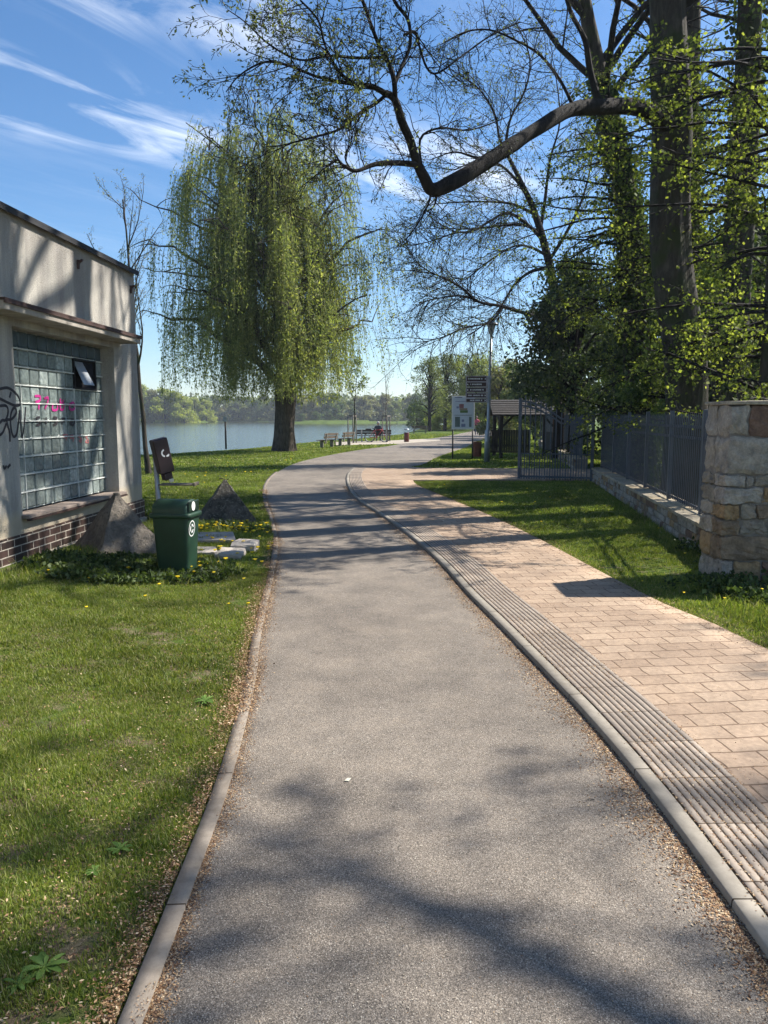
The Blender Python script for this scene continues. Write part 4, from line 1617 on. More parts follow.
mb.build('white_symbol', MAT['white_paint'], bo)
mb = MB()
mb.bbox(-0.05, 0.05, -0.045, 0.045, -0.27, -0.192, 0.008)
lo_ = mb.build('bag_outlet', MAT['brown_box'], bo)
mb = MB()
mb.bbox(-0.005, 0.04, -0.065, -0.03, -0.30, -0.262, 0.004)
mb.build('paper_tab', MAT['cream'], lo_)
mb = MB()
mb.bbox(0.02, 0.40, -0.09, 0.12, 0.985, 1.0, 0.003)
mb.bbox(0.395, 0.42, -0.09, 0.12, 0.98, 1.015, 0.004)
mb.build('shelf_plate', MAT['wood_grey'], pl)
for z_ in (0.42, 0.62, 1.12):
    mb = MB()
    mb.lathe([(0.030, -0.012), (0.034, -0.008), (0.034, 0.008), (0.030, 0.012)], 12, (-0.01, 0, z_))
    mb.build('clamp', MAT['grey_metal'], pl)

# ------------------------------------------------------------------ pillar, low wall, fence
x0p, y0p = 3.50, 7.86
PIL = empty('stone_pillar', (x0p, y0p, -0.05), 0, 'thick rough sandstone pillar at the end of the iron fence', 'stone pillar')
core = MB()
core.box(0.025, 2.4, 0.025, 0.56, 0, 1.84)
core.build('mortar_core', MAT['mortar'], PIL)
st = MB()
rows_ = [(-0.05, 0.25, [0.13, 0.3, 0.36, 0.5, 0.6, 0.3]), (0.265, 0.52, [0.75, 0.6, 0.85]), (0.535, 0.70, [0.17, 0.32, 0.2, 0.3, 0.35, 0.3, 0.5]), (0.712, 0.85, [0.17, 0.17, 0.26, 0.34, 0.3, 0.4, 0.35, 0.5]), (0.862, 1.03, [0.4, 0.22, 0.3, 0.34, 0.4, 0.42, 0.3]), (1.042, 1.16, [0.22, 0.09, 0.3, 0.3, 0.34, 0.3, 0.4, 0.4]), (1.172, 1.55, [0.46, 0.3, 0.44, 0.4, 0.44, 0.3]), (1.56, 1.87, [0.22, 0.36, 0.4, 0.42, 0.5, 0.5])]
for z0, z1, ws in rows_:
    x = 0.0
    for i, w in enumerate(ws):
        if x > 2.35:
            break
        e = random.uniform(-0.012, 0.012)
        if i == 0:
            d_ = random.choice([0.24, 0.3, 0.34])
            rough_block(st, (x - 0.005 + e, -0.01, z0), (min(x + w, 2.4) - 0.014, d_, z1), 0.011, 0.07, 7)
            rough_block(st, (0.0 + e, d_ + 0.012, z0), (0.22, 0.585, z1), 0.011, 0.07, 6)
        else:
            rough_block(st, (x, e - 0.004, z0), (min(x + w, 2.4) - 0.014, 0.2, z1), 0.011, 0.08, 7)
            rough_block(st, (x, 0.4, z0), (min(x + w, 2.4) - 0.012, 0.585, z1), 0.006, 0.06, 3)
        x += w
st.build('stones', MAT['stone'], PIL)
st = MB()
x = -0.012
for w in (0.62, 0.7, 0.6, 0.55):
    rough_block(st, (x, -0.02, 1.872), (x + w - 0.006, 0.60, 1.915), 0.003, 0.15, 4)
    x += w
st.build('cap_stones', MAT['coping'], PIL)

ang = -math.atan(0.143)


def low_wall(name, y_from, y_to, label):
    ln = (y_to - y_from) / math.cos(ang)
    o = empty(name, (WALLX(y_from), y_from, -0.03), ang, label, 'stone wall', 'low stone walls under the iron fence')
    mb = MB()
    mb.box(0.03, 0.42, 0.0, ln, 0, 0.35)
    mb.build('mortar_core', MAT['mortar'], o)
    mb = MB()
    z = 0.0
    for h in (0.13, 0.11, 0.115):
        y = 0.0
        while y < ln:
            w = random.uniform(0.14, 0.42)
            hh = h
            rough_block(mb, (random.uniform(-0.01, 0.012), y, z), (0.12, min(y + w, ln) - 0.012, z + hh - 0.008), 0.005, 0.12, 3)
            y += w
        z += h
    mb.build('stones', MAT['stone'], o)
    mb = MB()
    y = 0.0
    while y < ln:
        w = random.uniform(0.3, 0.62)
        rough_block(mb, (-0.035, y, 0.358), (0.455, min(y + w, ln) - 0.008, 0.41), 0.003, 0.1, 3)
        y += w
    mb.build('coping', MAT['coping'], o)
    return o


def fence_run(name, y_from, y_to, label):
    ln = (y_to - y_from) / math.cos(ang)
    o = empty(name, (WALLX(y_from) + 0.24, y_from, 0.38), ang, label, 'fence', 'anthracite iron railings on the low wall')
    nb = max(1, round(ln / 2.05))
    bl = ln / nb
    for b in range(nb + 1):
        mb = MB()
        mb.bbox(-0.03, 0.03, b * bl - 0.03, b * bl + 0.03, 0, 1.42, 0.004)
        mb.build('post', MAT['fence_paint'], o)
    for b in range(nb):
        mb = MB()
        for z in (0.06, 1.02, 1.18):
            mb.box(-0.008, 0.008, b * bl + 0.03, (b + 1) * bl - 0.03, z - 0.02, z + 0.02)
        mb.build('rail', MAT['fence_paint'], o)
        mb = MB()
        n = int(bl / 0.11)
        for i in range(1, n):
            y = b * bl + i * bl / n
            mb.box(-0.02, -0.0082, y - 0.008, y + 0.008, 0.03, 1.34)
            mb.add([(-0.02, y - 0.008, 1.34), (-0.0082, y - 0.008, 1.34), (-0.0082, y + 0.008, 1.34), (-0.02, y + 0.008, 1.34), (-0.014, y, 1.385)], [(0, 1, 4), (1, 2, 4), (2, 3, 4), (3, 0, 4)])
        mb.build('picket_panel', MAT['fence_paint'], o)
    return o


low_wall('low_stone_wall', 8.42, 20.45, 'low rubble wall with tan coping between pillar and gate')
fence_run('iron_fence', 8.5, 20.3, 'dark grey picket fence on the near low wall beside the pillar')
low_wall('low_stone_wall', 25.2, 46, 'low rubble wall continuing beyond the open gate')
fence_run('iron_fence', 25.3, 46, 'dark picket fence running on beyond the open gate')

# gate leaf, swung open across the verge
hx, hy = 5.50, 20.32
fx, fy = 3.70, 21.05
glen = math.hypot(hx - fx, hy - fy)
GT = empty('gate_leaf', (fx, fy, 0), math.atan2(hy - fy, hx - fx), 'open anthracite gate leaf with arched top over the paved branch', 'gate')


def gtop(s):
    return 1.66 + 0.47 * (1 - min(1, max(0, s / 0.56)) ** 1.7) if s < 0.56 else 1.66 - 0.05 * math.sin((s - 0.56) / 0.44 * PI)


mb = MB()
mb.bbox(-0.04, 0.04, -0.035, 0.035, 0.02, 2.2, 0.004)
mb.build('stile', MAT['fence_paint'], GT)
mb = MB()
mb.bbox(glen - 0.05, glen + 0.03, -0.04, 0.04, -0.02, 1.80, 0.004)
mb.build('stile', MAT['fence_paint'], GT)
mb = MB()
mb.box(0.03, glen - 0.05, -0.015, 0.015, 0.07, 0.12)
mb.box(0.03, glen - 0.05, -0.012, 0.012, 0.70, 0.73)
mb.build('rail', MAT['fence_paint'], GT)
mb = MB()
for dz in (0.0, -0.12):
    ss = np.linspace(0.015, 0.975, 24)
    for a, b in zip(ss[:-1], ss[1:]):
        mb.bar((a * glen, 0, gtop(a) + dz), (b * glen, 0, gtop(b) + dz), 0.03, 0.045)
mb.build('arched_rail', MAT['fence_paint'], GT)
mb = MB()
n = 14
for i in range(1, n):
    x = glen * i / n
    mb.box(x - 0.014, x + 0.014, -0.03, -0.0165, 0.02, gtop(x / glen) + 0.16)
    xm = glen * (i - 0.5) / n
    mb.box(xm - 0.009, xm + 0.009, -0.027, -0.0155, 0.02, 0.74)
mb.build('pickets', MAT['fence_paint'], GT)

# ------------------------------------------------------------------ lamp post with signs, info board, wood bin, shelter
lx, ly = G(487, 462)
LP = empty('street_lamp', (lx, ly, -0.03), 0, 'tall grey street lamp carrying brown direction signs', 'street lamp')
mb = MB()
mb.tube([(0, 0, 0), (0, 0, 1.2), (0.02, 0, 1.28), (0.05, 0, 3.2), (0.08, 0, 4.72)], [0.115, 0.105, 0.07, 0.055, 0.04], 14)
mb.build('pole', MAT['grey_metal'], LP, True)
mb = MB()
mb.lathe([(0.05, 4.70), (0.055, 4.78), (0.09, 4.84), (0.155, 5.13)], 16, (0.08, 0, 0))
mb.build('lantern_glass', MAT['frost_glass'], LP, True)
mb = MB()
mb.lathe([(0.10, 5.12), (0.27, 5.14), (0.275, 5.16), (0.12, 5.24), (0.03, 5.27)], 20, (0.08, 0, 0))
mb.build('lamp_cap', MAT['grey_metal'], LP, True)
# sign blades
dsg = empty('direction_sign', (lx, ly - 0.09, 0), 0, 'stack of five brown fingerpost boards fixed to the lamp post', 'direction sign')
sy = 0
for k, (py0, py1) in enumerate([(376.5, 381.5), (382.5, 386.5), (388, 392), (393.5, 397.5), (399, 402)]):
    zt, zb = P(470, py0, ly).z, P(470, py1, ly).z
    xl, xr = P(465.5, 390, ly).x - lx, P(487.5, 390, ly).x - lx
    mb = MB()
    mb.bbox(xl, xr, -0.03, 0.0, zb - 0.018, zt + 0.018, 0.004)
    bd = mb.build('sign_board', MAT['sign_grey'], dsg)
    mb = MB()
    mb.box(xl + 0.03, xr - 0.07, -0.034, -0.031, zb + 0.004, zt - 0.004)
    mb.build('brown_panel', MAT['sign_brown'], bd)
    mb = MB()
    rr = random.Random(k)
    x = xl + (0.08 if k in (0, 3) else 0.16)
    zc = (zt + zb) / 2
    while x < xr - 0.2:
        w = rr.uniform(0.02, 0.05)
        mb.box(x, x + w, -0.038, -0.035, zc - 0.022, zc + 0.026)
        x += w + (0.012 if rr.random() < 0.8 else 0.04)
    ax = xl + 0.085 if k in (1, 2) else xr - 0.12
    dr = -1 if k in (1, 2) else 1
    mb.add([(ax, -0.036, zc - 0.04), (ax + 0.05 * dr, -0.036, zc), (ax, -0.036, zc + 0.04)], [(0, 1, 2)])
    mb.build('lettering', MAT['white_paint'], bd)
for z_ in (2.35, 3.15):
    mb = MB()
    mb.bar((-0.09, 0.09, z_), (0.13, 0.09, z_), 0.2, 0.04)
    mb.build('clamp', MAT['grey_metal'], dsg)

ix, iy = G(452.5, 459.5)
ix2 = G(472.3, 459.5)[0]
IB = empty('info_board', (ix, iy, -0.03), 0, 'white notice board with map and photos on two black posts', 'notice board')
wI = ix2 - ix
for x in (0, wI):
    mb = MB()
    mb.tube([(x, 0, 0), (x, 0, 1.30)], 0.03, 10)
    mb.build('post', MAT['black_paint'], IB, True)
zt, zb = P(463, 396, iy).z + 0.03, P(463, 429.5, iy).z + 0.03
mb = MB()
mb.bbox(-0.05, wI + 0.06, -0.05, -0.02, zb, zt, 0.006)
mb.bar((0, -0.0, zb - 0.05), (0, 0.0, zt - 0.1), 0.05, 0.04)
mb.bar((wI, -0.0, zb - 0.05), (wI, 0.0, zt - 0.1), 0.05, 0.04)
bdo = mb.build('board_panel', MAT['white_paint'], IB)
hI = zt - zb
mb = MB()
mb.box(0.0, wI, -0.054, -0.051, zb + 0.06, zt - 0.06)
mb.build('poster', MAT['poster'], bdo)
def rect(mat, u0, u1, v0, v1, nm, y=-0.058):
    mb = MB()
    mb.box(-0.05 + u0 * (wI + 0.11), -0.05 + u1 * (wI + 0.11), y, y + 0.0028, zt - v1 * hI, zt - v0 * hI)
    mb.build(nm, mat, bdo)
rect(MAT['print_blue'], 0.12, 0.45, 0.03, 0.055, 'heading_line', -0.062)
rect(MAT['print_blue'], 0.15, 0.6, 0.155, 0.17, 'heading_line', -0.062)
rect(MAT['print_red'], 0.32, 0.52, 0.24, 0.36, 'map_patch')
rect(MAT['print_yellow'], 0.33, 0.68, 0.365, 0.42, 'map_patch')
rect(MAT['print_green'], 0.36, 0.7, 0.425, 0.50, 'map_patch')
rect(MAT['print_blue'], 0.2, 0.3, 0.31, 0.37, 'map_patch')
rect(MAT['print_grey'], 0.12, 0.88, 0.565, 0.58, 'rule_line')
rect(MAT['print_grey'], 0.14, 0.36, 0.62, 0.92, 'photo_print')
rect(MAT['print_grey'], 0.76, 0.87, 0.62, 0.92, 'photo_print')
rect(MAT['print_blue'], 0.42, 0.6, 0.83, 0.92, 'photo_print')
rect(MAT['print_blue'], 0.44, 0.54, 0.70, 0.77, 'photo_print')

wx, wy = G(477, 457)
WB = empty('litter_bin', (wx, wy, -0.03), 0, 'red brown slatted wooden bin beside the lamp post', 'litter bin')
mb = MB()
for i in range(16):
    a = 2 * PI * i / 16
    c, s = math.cos(a), math.sin(a)
    mb.bar((0.175 * c, 0.175 * s, 0.03), (0.175 * c, 0.175 * s, 0.68), 0.058, 0.02, (c, s, 0))
mb.build('slats', MAT['wood_red'], WB)
mb = MB()
mb.lathe([(0.15, 0.05), (0.155, 0.62), (0.15, 0.66)], 18)
mb.build('liner', MAT['black_paint'], WB)
mb = MB()
mb.lathe([(0.165, 0.70), (0.19, 0.70), (0.19, 0.725), (0.165, 0.725)], 18)
mb.build('rim', MAT['wood_dark'], WB)

SH = empty('wooden_shelter', (4.55, 32.0, -0.03), 0, 'dark wooden shelter with shingle roof behind the gate', 'shelter')
w_, d_ = 3.0, 2.0
mb = MB()
for (za, ya, zb_, yb) in [(1.82, -0.25, 2.46, d_ / 2)]:
    for k in range(7):
        t0, t1 = k / 7, (k + 1) / 7
        yA, zA = ya + (yb - ya) * t0, za + (zb_ - za) * t0
        yB, zB = ya + (yb - ya) * t1, za + (zb_ - za) * t1
        mb.add([(-0.1, yA, zA + 0.02), (w_ + .1, yA, zA + 0.02), (w_ + .1, yB, zB + 0.0), (-.1, yB, zB), (-.1, yA, zA - 0.03), (w_ + .1, yA, zA - 0.03), (w_ + .1, yB, zB - 0.04), (-.1, yB, zB - 0.04)], [(0, 1, 2, 3), (7, 6, 5, 4), (0, 4, 5, 1), (0, 3, 7, 4), (1, 5, 6, 2)])
        yA, yB = d_ - yA, d_ - yB
        mb.add([(-0.1, yA, zA + 0.02), (w_ + .1, yA, zA + 0.02), (w_ + .1, yB, zB + 0.0), (-.1, yB, zB), (-.1, yA, zA - 0.03), (w_ + .1, yA, zA - 0.03), (w_ + .1, yB, zB - 0.04), (-.1, yB, zB - 0.04)], [(3, 2, 1, 0), (4, 5, 6, 7), (1, 5, 4, 0), (4, 7, 3, 0), (2, 6, 5, 1)])
mb.build('roof', MAT['wood_dark'], SH)
for x in (0.30, w_ - 0.5):
    for y in (0.0, d_):
        mb = MB()
        mb.bbox(x - 0.07, x + 0.07, y - 0.06, y + 0.06, 0, 1.86, 0.006)
        mb.build('post', MAT['wood_red'] if (x > 1 and y < 1) else MAT['wood_dark'], SH)
mb = MB()
mb.bar((0.3, 0, 1.84), (w_ - 0.5, 0, 1.84), 0.1, 0.12)
mb.bar((0.3, d_, 1.84), (w_ - 0.5, d_, 1.84), 0.1, 0.12)
mb.bar((0.36, 0, 1.35), (0.8, 0, 1.80), 0.07, 0.08)
mb.bar((w_ - 0.56, 0, 1.35), (w_ - 1.0, 0, 1.80), 0.07, 0.08)
mb.build('beams', MAT['wood_dark'], SH)
mb = MB()
for i in range(17):
    x = -0.2 + i * 0.1
    mb.box(x, x + 0.09, 0.075, 0.095, 0.25, 1.20)
mb.box(-0.2, 1.5, 0.045, 0.073, 0.52, 0.58)
mb.box(-0.2, 1.5, 0.045, 0.073, 0.28, 0.34)
mb.build('railing_panel', MAT['wood_dark'], SH)
mb = MB()
for i in range(8):
    y = 0.2 + i * 0.2
    mb.box(w_ - 0.52, w_ - 0.48, y, y + 0.17, 0.25, 1.1)
mb.build('railing_panel', MAT['wood_dark'], SH)

# ------------------------------------------------------------------ benches, bins, guards by the water
def make_bench(name, ln, plank, leg, label, group=None):
    o = empty(name, (0, 0, 0), 0, label, 'bench', group)
    for i, y in enumerate((0.0, 0.14, 0.28)):
        mb = MB()
        mb.bbox(-ln / 2, ln / 2, y - 0.06, y + 0.06, 0.42, 0.46, 0.006)
        mb.build('seat_slat', plank, o)
    for z in (0.60, 0.76):
        mb = MB()
        mb.bbox(-ln / 2, ln / 2, -0.18 - (z - 0.6) * 0.2, -0.145 - (z - 0.6) * 0.2, z - 0.06, z + 0.07, 0.006)
        mb.build('back_slat', plank, o)
    for x in (-ln * 0.36, ln * 0.36):
        mb = MB()
        mb.bbox(x - 0.045, x + 0.045, 0.0, 0.2, 0, 0.418, 0.012)
        mb.bar((x, -0.12, 0.25), (x, -0.235, 0.80), 0.09, 0.05)
        mb.build('support', leg, o)
    return o


b1 = make_bench('park_bench', 1.75, MAT['bench_wood'], MAT['mortar'], 'weathered plank bench with concrete feet nearest the willow', 'weathered benches facing the river')
x, y = G(322, 447.5)
b1.location = (x + 0.35, y + 0.2, -0.03)
b1.rotation_euler = (0, 0, math.radians(68))
b2_ = copy_tree(b1)
x, y = G(341, 445.5)
b2_.location = (x + 0.3, y + 0.2, -0.03)
b2_['label'] = 'weathered plank bench between the first bench and the tree guard'
b3 = copy_tree(b1)
x, y = G(420, 433.6)
b3.location = (x, y, -0.03)
b3.rotation_euler = (0, 0, math.radians(10))
b3['label'] = 'small far bench on the lawn right of the red bin'
b4 = make_bench('park_bench', 2.35, MAT['wood_dark'], MAT['grey_metal'], 'long dark bench with the seated person')
x, y = G(374, 442.3)
b4.location = (x, y + 0.6, -0.0)
BX, BY = x, y + 0.6

# red brown hooded bin
x, y = G(406.5, 442)
RB = empty('litter_bin', (x, y, -0.03), 0, 'narrow red brown bin with a hood right of the long bench', 'litter bin')
mb = MB()
mb.lathe([(0.15, 0.03), (0.17, 0.05), (0.17, 0.66), (0.16, 0.68)], 14)
mb.build('bin_body', MAT['bin_red'], RB, True)
mb = MB()
mb.lathe([(0.19, 0.86), (0.19, 0.89), (0.10, 0.95), (0.02, 0.96)], 14)
mb.build('hood', MAT['grey_metal'], RB, True)
mb = MB()
for a in (0.5, 2.6, 4.7):
    mb.tube([(0.15 * math.cos(a), 0.15 * math.sin(a), 0.66), (0.15 * math.cos(a), 0.15 * math.sin(a), 0.87)], 0.01, 6)
mb.build('hood_stays', MAT['grey_metal'], RB)

# low bank post with a little sign plate
x, y = G(226, 448.3)
BP = empty('bank_post', (x, y, -0.05), 0, 'slim dark post with a pale top plate on the river bank', 'post')
mb = MB()
mb.tube([(0, 0, 0), (0, 0, 1.62)], 0.05, 10)
mb.build('shaft', MAT['wood_dark'], BP, True)
mb = MB()
mb.bbox(-0.10, 0.10, -0.075, -0.055, 1.5, 1.78, 0.004)
mb.build('plate', MAT['grey_metal'], BP)


def guard(px, py, label, w=0.62):
    x, y = G(px, py)
    o = empty('tree_guard', (x, y, -0.03), 0.3, label, 'tree guard', 'wooden tripod guards round young trees')
    for k in range(3):
        a = 2 * PI * k / 3 + 0.4
        mb = MB()
        mb.tube([(w / 2 * math.cos(a), w / 2 * math.sin(a), 0), (w / 2 * math.cos(a), w / 2 * math.sin(a), 1.85)], 0.04, 8)
        mb.build('stake', MAT['wood_pole'], o, True)
    for k in range(3):
        a, b = 2 * PI * k / 3 + 0.4, 2 * PI * (k + 1) / 3 + 0.4
        mb = MB()
        mb.bar((w / 2 * math.cos(a), w / 2 * math.sin(a), 1.80), (w / 2 * math.cos(b), w / 2 * math.sin(b), 1.80), 0.03, 0.09)
        mb.build('crossbar', MAT['wood_pole'], o)
    return x, y


QY = dict(seg=[6, 4, 3], wob=[0.04, 0.12, 0.15], trop=[0.02, 0.05, 0.02], kids=[9, 5], ang=[38, 35], ratio=[0.28, 0.45], start=[0.5, 0.3], leaf=(1, 2), nleaf=5, maxl=2, thick=0.016)
gx_, gy_ = guard(352.5, 443, 'pale wooden tree guard left of the long bench')
tree('young_tree', (gx_ + 0.05, gy_, 0), 'slim young tree with a small leafy crown in the left guard', seed=3, H=5.2, r=0.045, Q=QY, leafm='bush_leaf', lsize=0.13, spread=0.12, mult=3)
gx_, gy_ = guard(386.5, 441.5, 'wooden tree guard standing behind the right end of the long bench')
QB = dict(seg=[7, 5, 4], wob=[0.03, 0.1, 0.15], trop=[0.02, 0.06, 0.03], kids=[11, 6], ang=[38, 35], ratio=[0.3, 0.45], start=[0.35, 0.25], leaf=(2,), nleaf=2, maxl=2, thick=0.012)
tree('young_tree', (gx_, gy_ + 0.3, 0), 'bare thin young tree in the guard behind the long bench', seed=5, H=5.0, r=0.04, Q=QB, leafm='budding_leaf', lsize=0.05, bark='bark_grey')


# ------------------------------------------------------------------ people and the bicycle
def skin_body(name, joints, bones, mat, parent, root=0, sub=2):
    me = bpy.data.meshes.new(name)
    me.from_pydata([j[:3] for j in joints], bones, [])
    o = bpy.data.objects.new(name, me)
    COL.objects.link(o)
    o.parent = parent
    sk = o.modifiers.new('skin', 'SKIN')
    for i, j in enumerate(joints):
        v = me.skin_vertices[0].data[i]
        v.radius = (j[3], j[4] if len(j) > 4 else j[3])
        v.use_root = (i == root)
    ss = o.modifiers.new('sub', 'SUBSURF')
    ss.levels = ss.render_levels = sub
    me.materials.append(mat)
    for p in me.polygons:
        p.use_smooth = True
    return o


def head(parent, c, r, hair, face=(0, 1), long_hair=False):
    mb = MB()
    n = 12
    prof = []
    for i in range(n + 1):
        a = -PI / 2 + PI * i / n
        prof.append((max(0.001, r * 0.78 * math.cos(a) * (1 - 0.12 * (math.sin(a) < 0))), r * math.sin(a) * 1.15))
    mb.lathe(prof, 16, c)
    f = Vector((face[0], face[1], 0)).normalized()
    s = Vector((-f.y, f.x, 0))
    cc = Vector(c)
    # nose, ears, brow
    mb.tube([cc + f * r * 0.72 + Vector((0, 0, r * 0.1)), cc + f * r * 0.95 + Vector((0, 0, -r * 0.18))], [r * 0.07, r * 0.13], 6)
    for q in (-1, 1):
        mb.tube([cc + s * q * r * 0.76 + Vector((0, 0, r * 0.15)), cc + s * q * r * 0.82 + Vector((0, 0, -r * 0.2))], [r * 0.14, r * 0.1], 6)
    h = mb.build('head', MAT['skin'], parent, True)
    mb = MB()
    for q in (-1, 1):
        mb.lathe([(r * 0.02, -r * 0.08), (r * 0.09, 0), (r * 0.02, r * 0.08)], 8, tuple(cc + s * q * r * 0.28 + f * r * 0.70))
    mb.build('eyes', MAT['black_paint'], h)
    mb = MB()
    prof = [(max(0.001, r * 0.87 * math.cos(-0.25 + (PI / 2 + 0.25) * i / 8)), r * 1.23 * math.sin(-0.25 + (PI / 2 + 0.25) * i / 8)) for i in range(9)]
    mb.lathe(prof, 16, tuple(cc - f * r * 0.14))
    if long_hair:
        mb.tube([cc - f * r * 0.5, cc - f * r * 0.75 - Vector((0, 0, r * 1.4))], [r * 0.6, r * 0.35], 8)
    mb.build('hair', hair, h, True)


# seated, facing the river
SP = empty('person', (BX + 0.28, BY, 0.0), 0.0, 'seated person in a dark jacket on the long bench facing the river', 'person')
J = [(0, 0.02, 0.53, 0.15, 0.12), (0, -0.02, 0.75, 0.16, 0.11), (0, -0.03, 0.98, 0.19, 0.11), (0, 0.0, 1.10, 0.08, 0.07), (0, 0.02, 1.16, 0.055, 0.055),
     (-0.19, -0.01, 1.03, 0.07), (-0.27, 0.0, 0.80, 0.055), (-0.20, 0.22, 0.66, 0.045), (0.19, -0.01, 1.03, 0.07), (0.27, 0.0, 0.80, 0.055), (0.20, 0.22, 0.66, 0.045),
     (-0.11, 0.18, 0.53, 0.09), (-0.13, 0.48, 0.52, 0.065), (-0.13, 0.50, 0.12, 0.045), (-0.13, 0.62, 0.06, 0.04), (0.11, 0.18, 0.53, 0.09), (0.13, 0.48, 0.52, 0.065), (0.13, 0.50, 0.12, 0.045), (0.13, 0.62, 0.06, 0.04)]
skin_body('body', J, [(0, 1), (1, 2), (2, 3), (3, 4), (2, 5), (5, 6), (6, 7), (2, 8), (8, 9), (9, 10), (0, 11), (11, 12), (12, 13), (13, 14), (0, 15), (15, 16), (16, 17), (17, 18)], MAT['navy'], SP)
head(SP, (0, 0.03, 1.28), 0.115, MAT['hair_grey'], (0, 1))

# walker in pink, far along the path
x, y = G(486, 437)
WPn = empty('person', (x - 0.1, y + 6, 0.0), 0.0, 'distant walker in a pink jacket on the far path behind the lamp post', 'person')
J = [(0, 0, 0.92, 0.13, 0.10), (0, 0, 1.15, 0.13, 0.10), (0, 0, 1.38, 0.17, 0.10), (0, 0, 1.48, 0.07), (0, 0.0, 1.54, 0.05),
     (-0.19, 0, 1.40, 0.06), (-0.24, 0.05, 1.14, 0.048), (-0.22, -0.1, 0.92, 0.04), (0.19, 0, 1.40, 0.06), (0.24, -0.05, 1.14, 0.048), (0.22, 0.06, 0.92, 0.04)]
skin_body('body', J, [(0, 1), (1, 2), (2, 3), (3, 4), (2, 5), (5, 6), (6, 7), (2, 8), (8, 9), (9, 10)], MAT['pink_cloth'], WPn)
J = [(0, 0, 0.95, 0.13, 0.1), (-0.09, 0, 0.85, 0.085), (-0.1, -0.12, 0.48, 0.06), (-0.1, 0.05, 0.1, 0.045), (-0.1, -0.10, 0.05, 0.04), (0.09, 0, 0.85, 0.085), (0.1, -0.02, 0.48, 0.06), (0.1, 0.22, 0.12, 0.045), (0.1, 0.1, 0.06, 0.04)]
skin_body('trousers', J, [(0, 1), (1, 2), (2, 3), (3, 4), (0, 5), (5, 6), (6, 7), (7, 8)], MAT['jeans'], WPn)
head(WPn, (0, 0, 1.66), 0.115, MAT['wood_dark'], (0, -1))


def torus(mb, c, R, r, axis='y', n=28, k=6):
    pts = [(c[0] + R * math.cos(2 * PI * i / n), c[1], c[2] + R * math.sin(2 * PI * i / n)) for i in range(n + 1)]
    vs, fs = [], []
    for i in range(n):
        a = 2 * PI * i / n
        for j in range(k):
            b = 2 * PI * j / k
            rr = R + r * math.cos(b)
            vs.append((c[0] + rr * math.cos(a), c[1] + r * math.sin(b), c[2] + rr * math.sin(a)))
    for i in range(n):
        for j in range(k):
            fs.append((i * k + j, i * k + (j + 1) % k, ((i + 1) % n) * k + (j + 1) % k, ((i + 1) % n) * k + j))
    mb.add(vs, fs)


BK = empty('bicycle', (BX + 0.22, BY - 0.62, -0.0), 0.02, 'bicycle with a red frame leaning behind the long bench', 'bicycle')
for wx_ in (-0.52, 0.52):
    mb = MB()
    torus(mb, (wx_, 0, 0.34), 0.325, 0.028)
    wl = mb.build('wheel', MAT['rubber'], BK, True)
    mb = MB()
    torus(mb, (wx_, 0, 0.34), 0.292, 0.016)
    for i in range(14):
        a = PI * i / 7
        mb.bar((wx_, 0, 0.34), (wx_ + 0.3 * math.cos(a), 0, 0.34 + 0.3 * math.sin(a)), 0.004)
    mb.build('rim', MAT['grey_metal'], wl)
mb = MB()
A_, B_, C_, D_ = (-0.52, 0, 0.34), (-0.05, 0, 0.30), (-0.2, 0, 0.82), (0.36, 0, 0.86)
for p, q in ((A_, B_), (A_, C_), (B_, C_), (B_, D_), (C_, D_), (D_, (0.52, 0, 0.34)), (D_, (0.33, 0, 0.98))):
    mb.tube([p, q], 0.017, 8)
mb.build('frame', MAT['red_paint'], BK, True)
mb = MB()
mb.bbox(-0.34, -0.08, -0.07, 0.07, 0.90, 0.95, 0.02)
mb.tube([(-0.2, 0, 0.8), (-0.21, 0, 0.92)], 0.013, 6)
mb.build('saddle', MAT['black_paint'], BK)
mb = MB()
mb.tube([(0.22, -0.27, 1.0), (0.34, -0.12, 1.03), (0.34, 0.12, 1.03), (0.22, 0.27, 1.0)], 0.014, 8)
mb.build('handlebar', MAT['black_paint'], BK)
mb = MB()
torus(mb, (-0.05, -0.03, 0.30), 0.085, 0.007, n=16)
mb.bar((-0.05, -0.05, 0.30), (0.06, -0.05, 0.17), 0.02)
mb.bar((0.02, -0.1, 0.17), (0.1, -0.1, 0.17), 0.08, 0.02)
mb.build('crank', MAT['grey_metal'], BK)
mb = MB()
mb.bar((-0.75, 0, 0.72), (-0.35, 0, 0.72), 0.14, 0.012)
mb.bar((-0.68, 0, 0.72), (-0.52, 0, 0.36), 0.01)
mb.bbox(-0.78, -0.4, -0.13, 0.13, 0.73, 0.93, 0.02)
mb.build('rear_basket', MAT['black_paint'], BK)

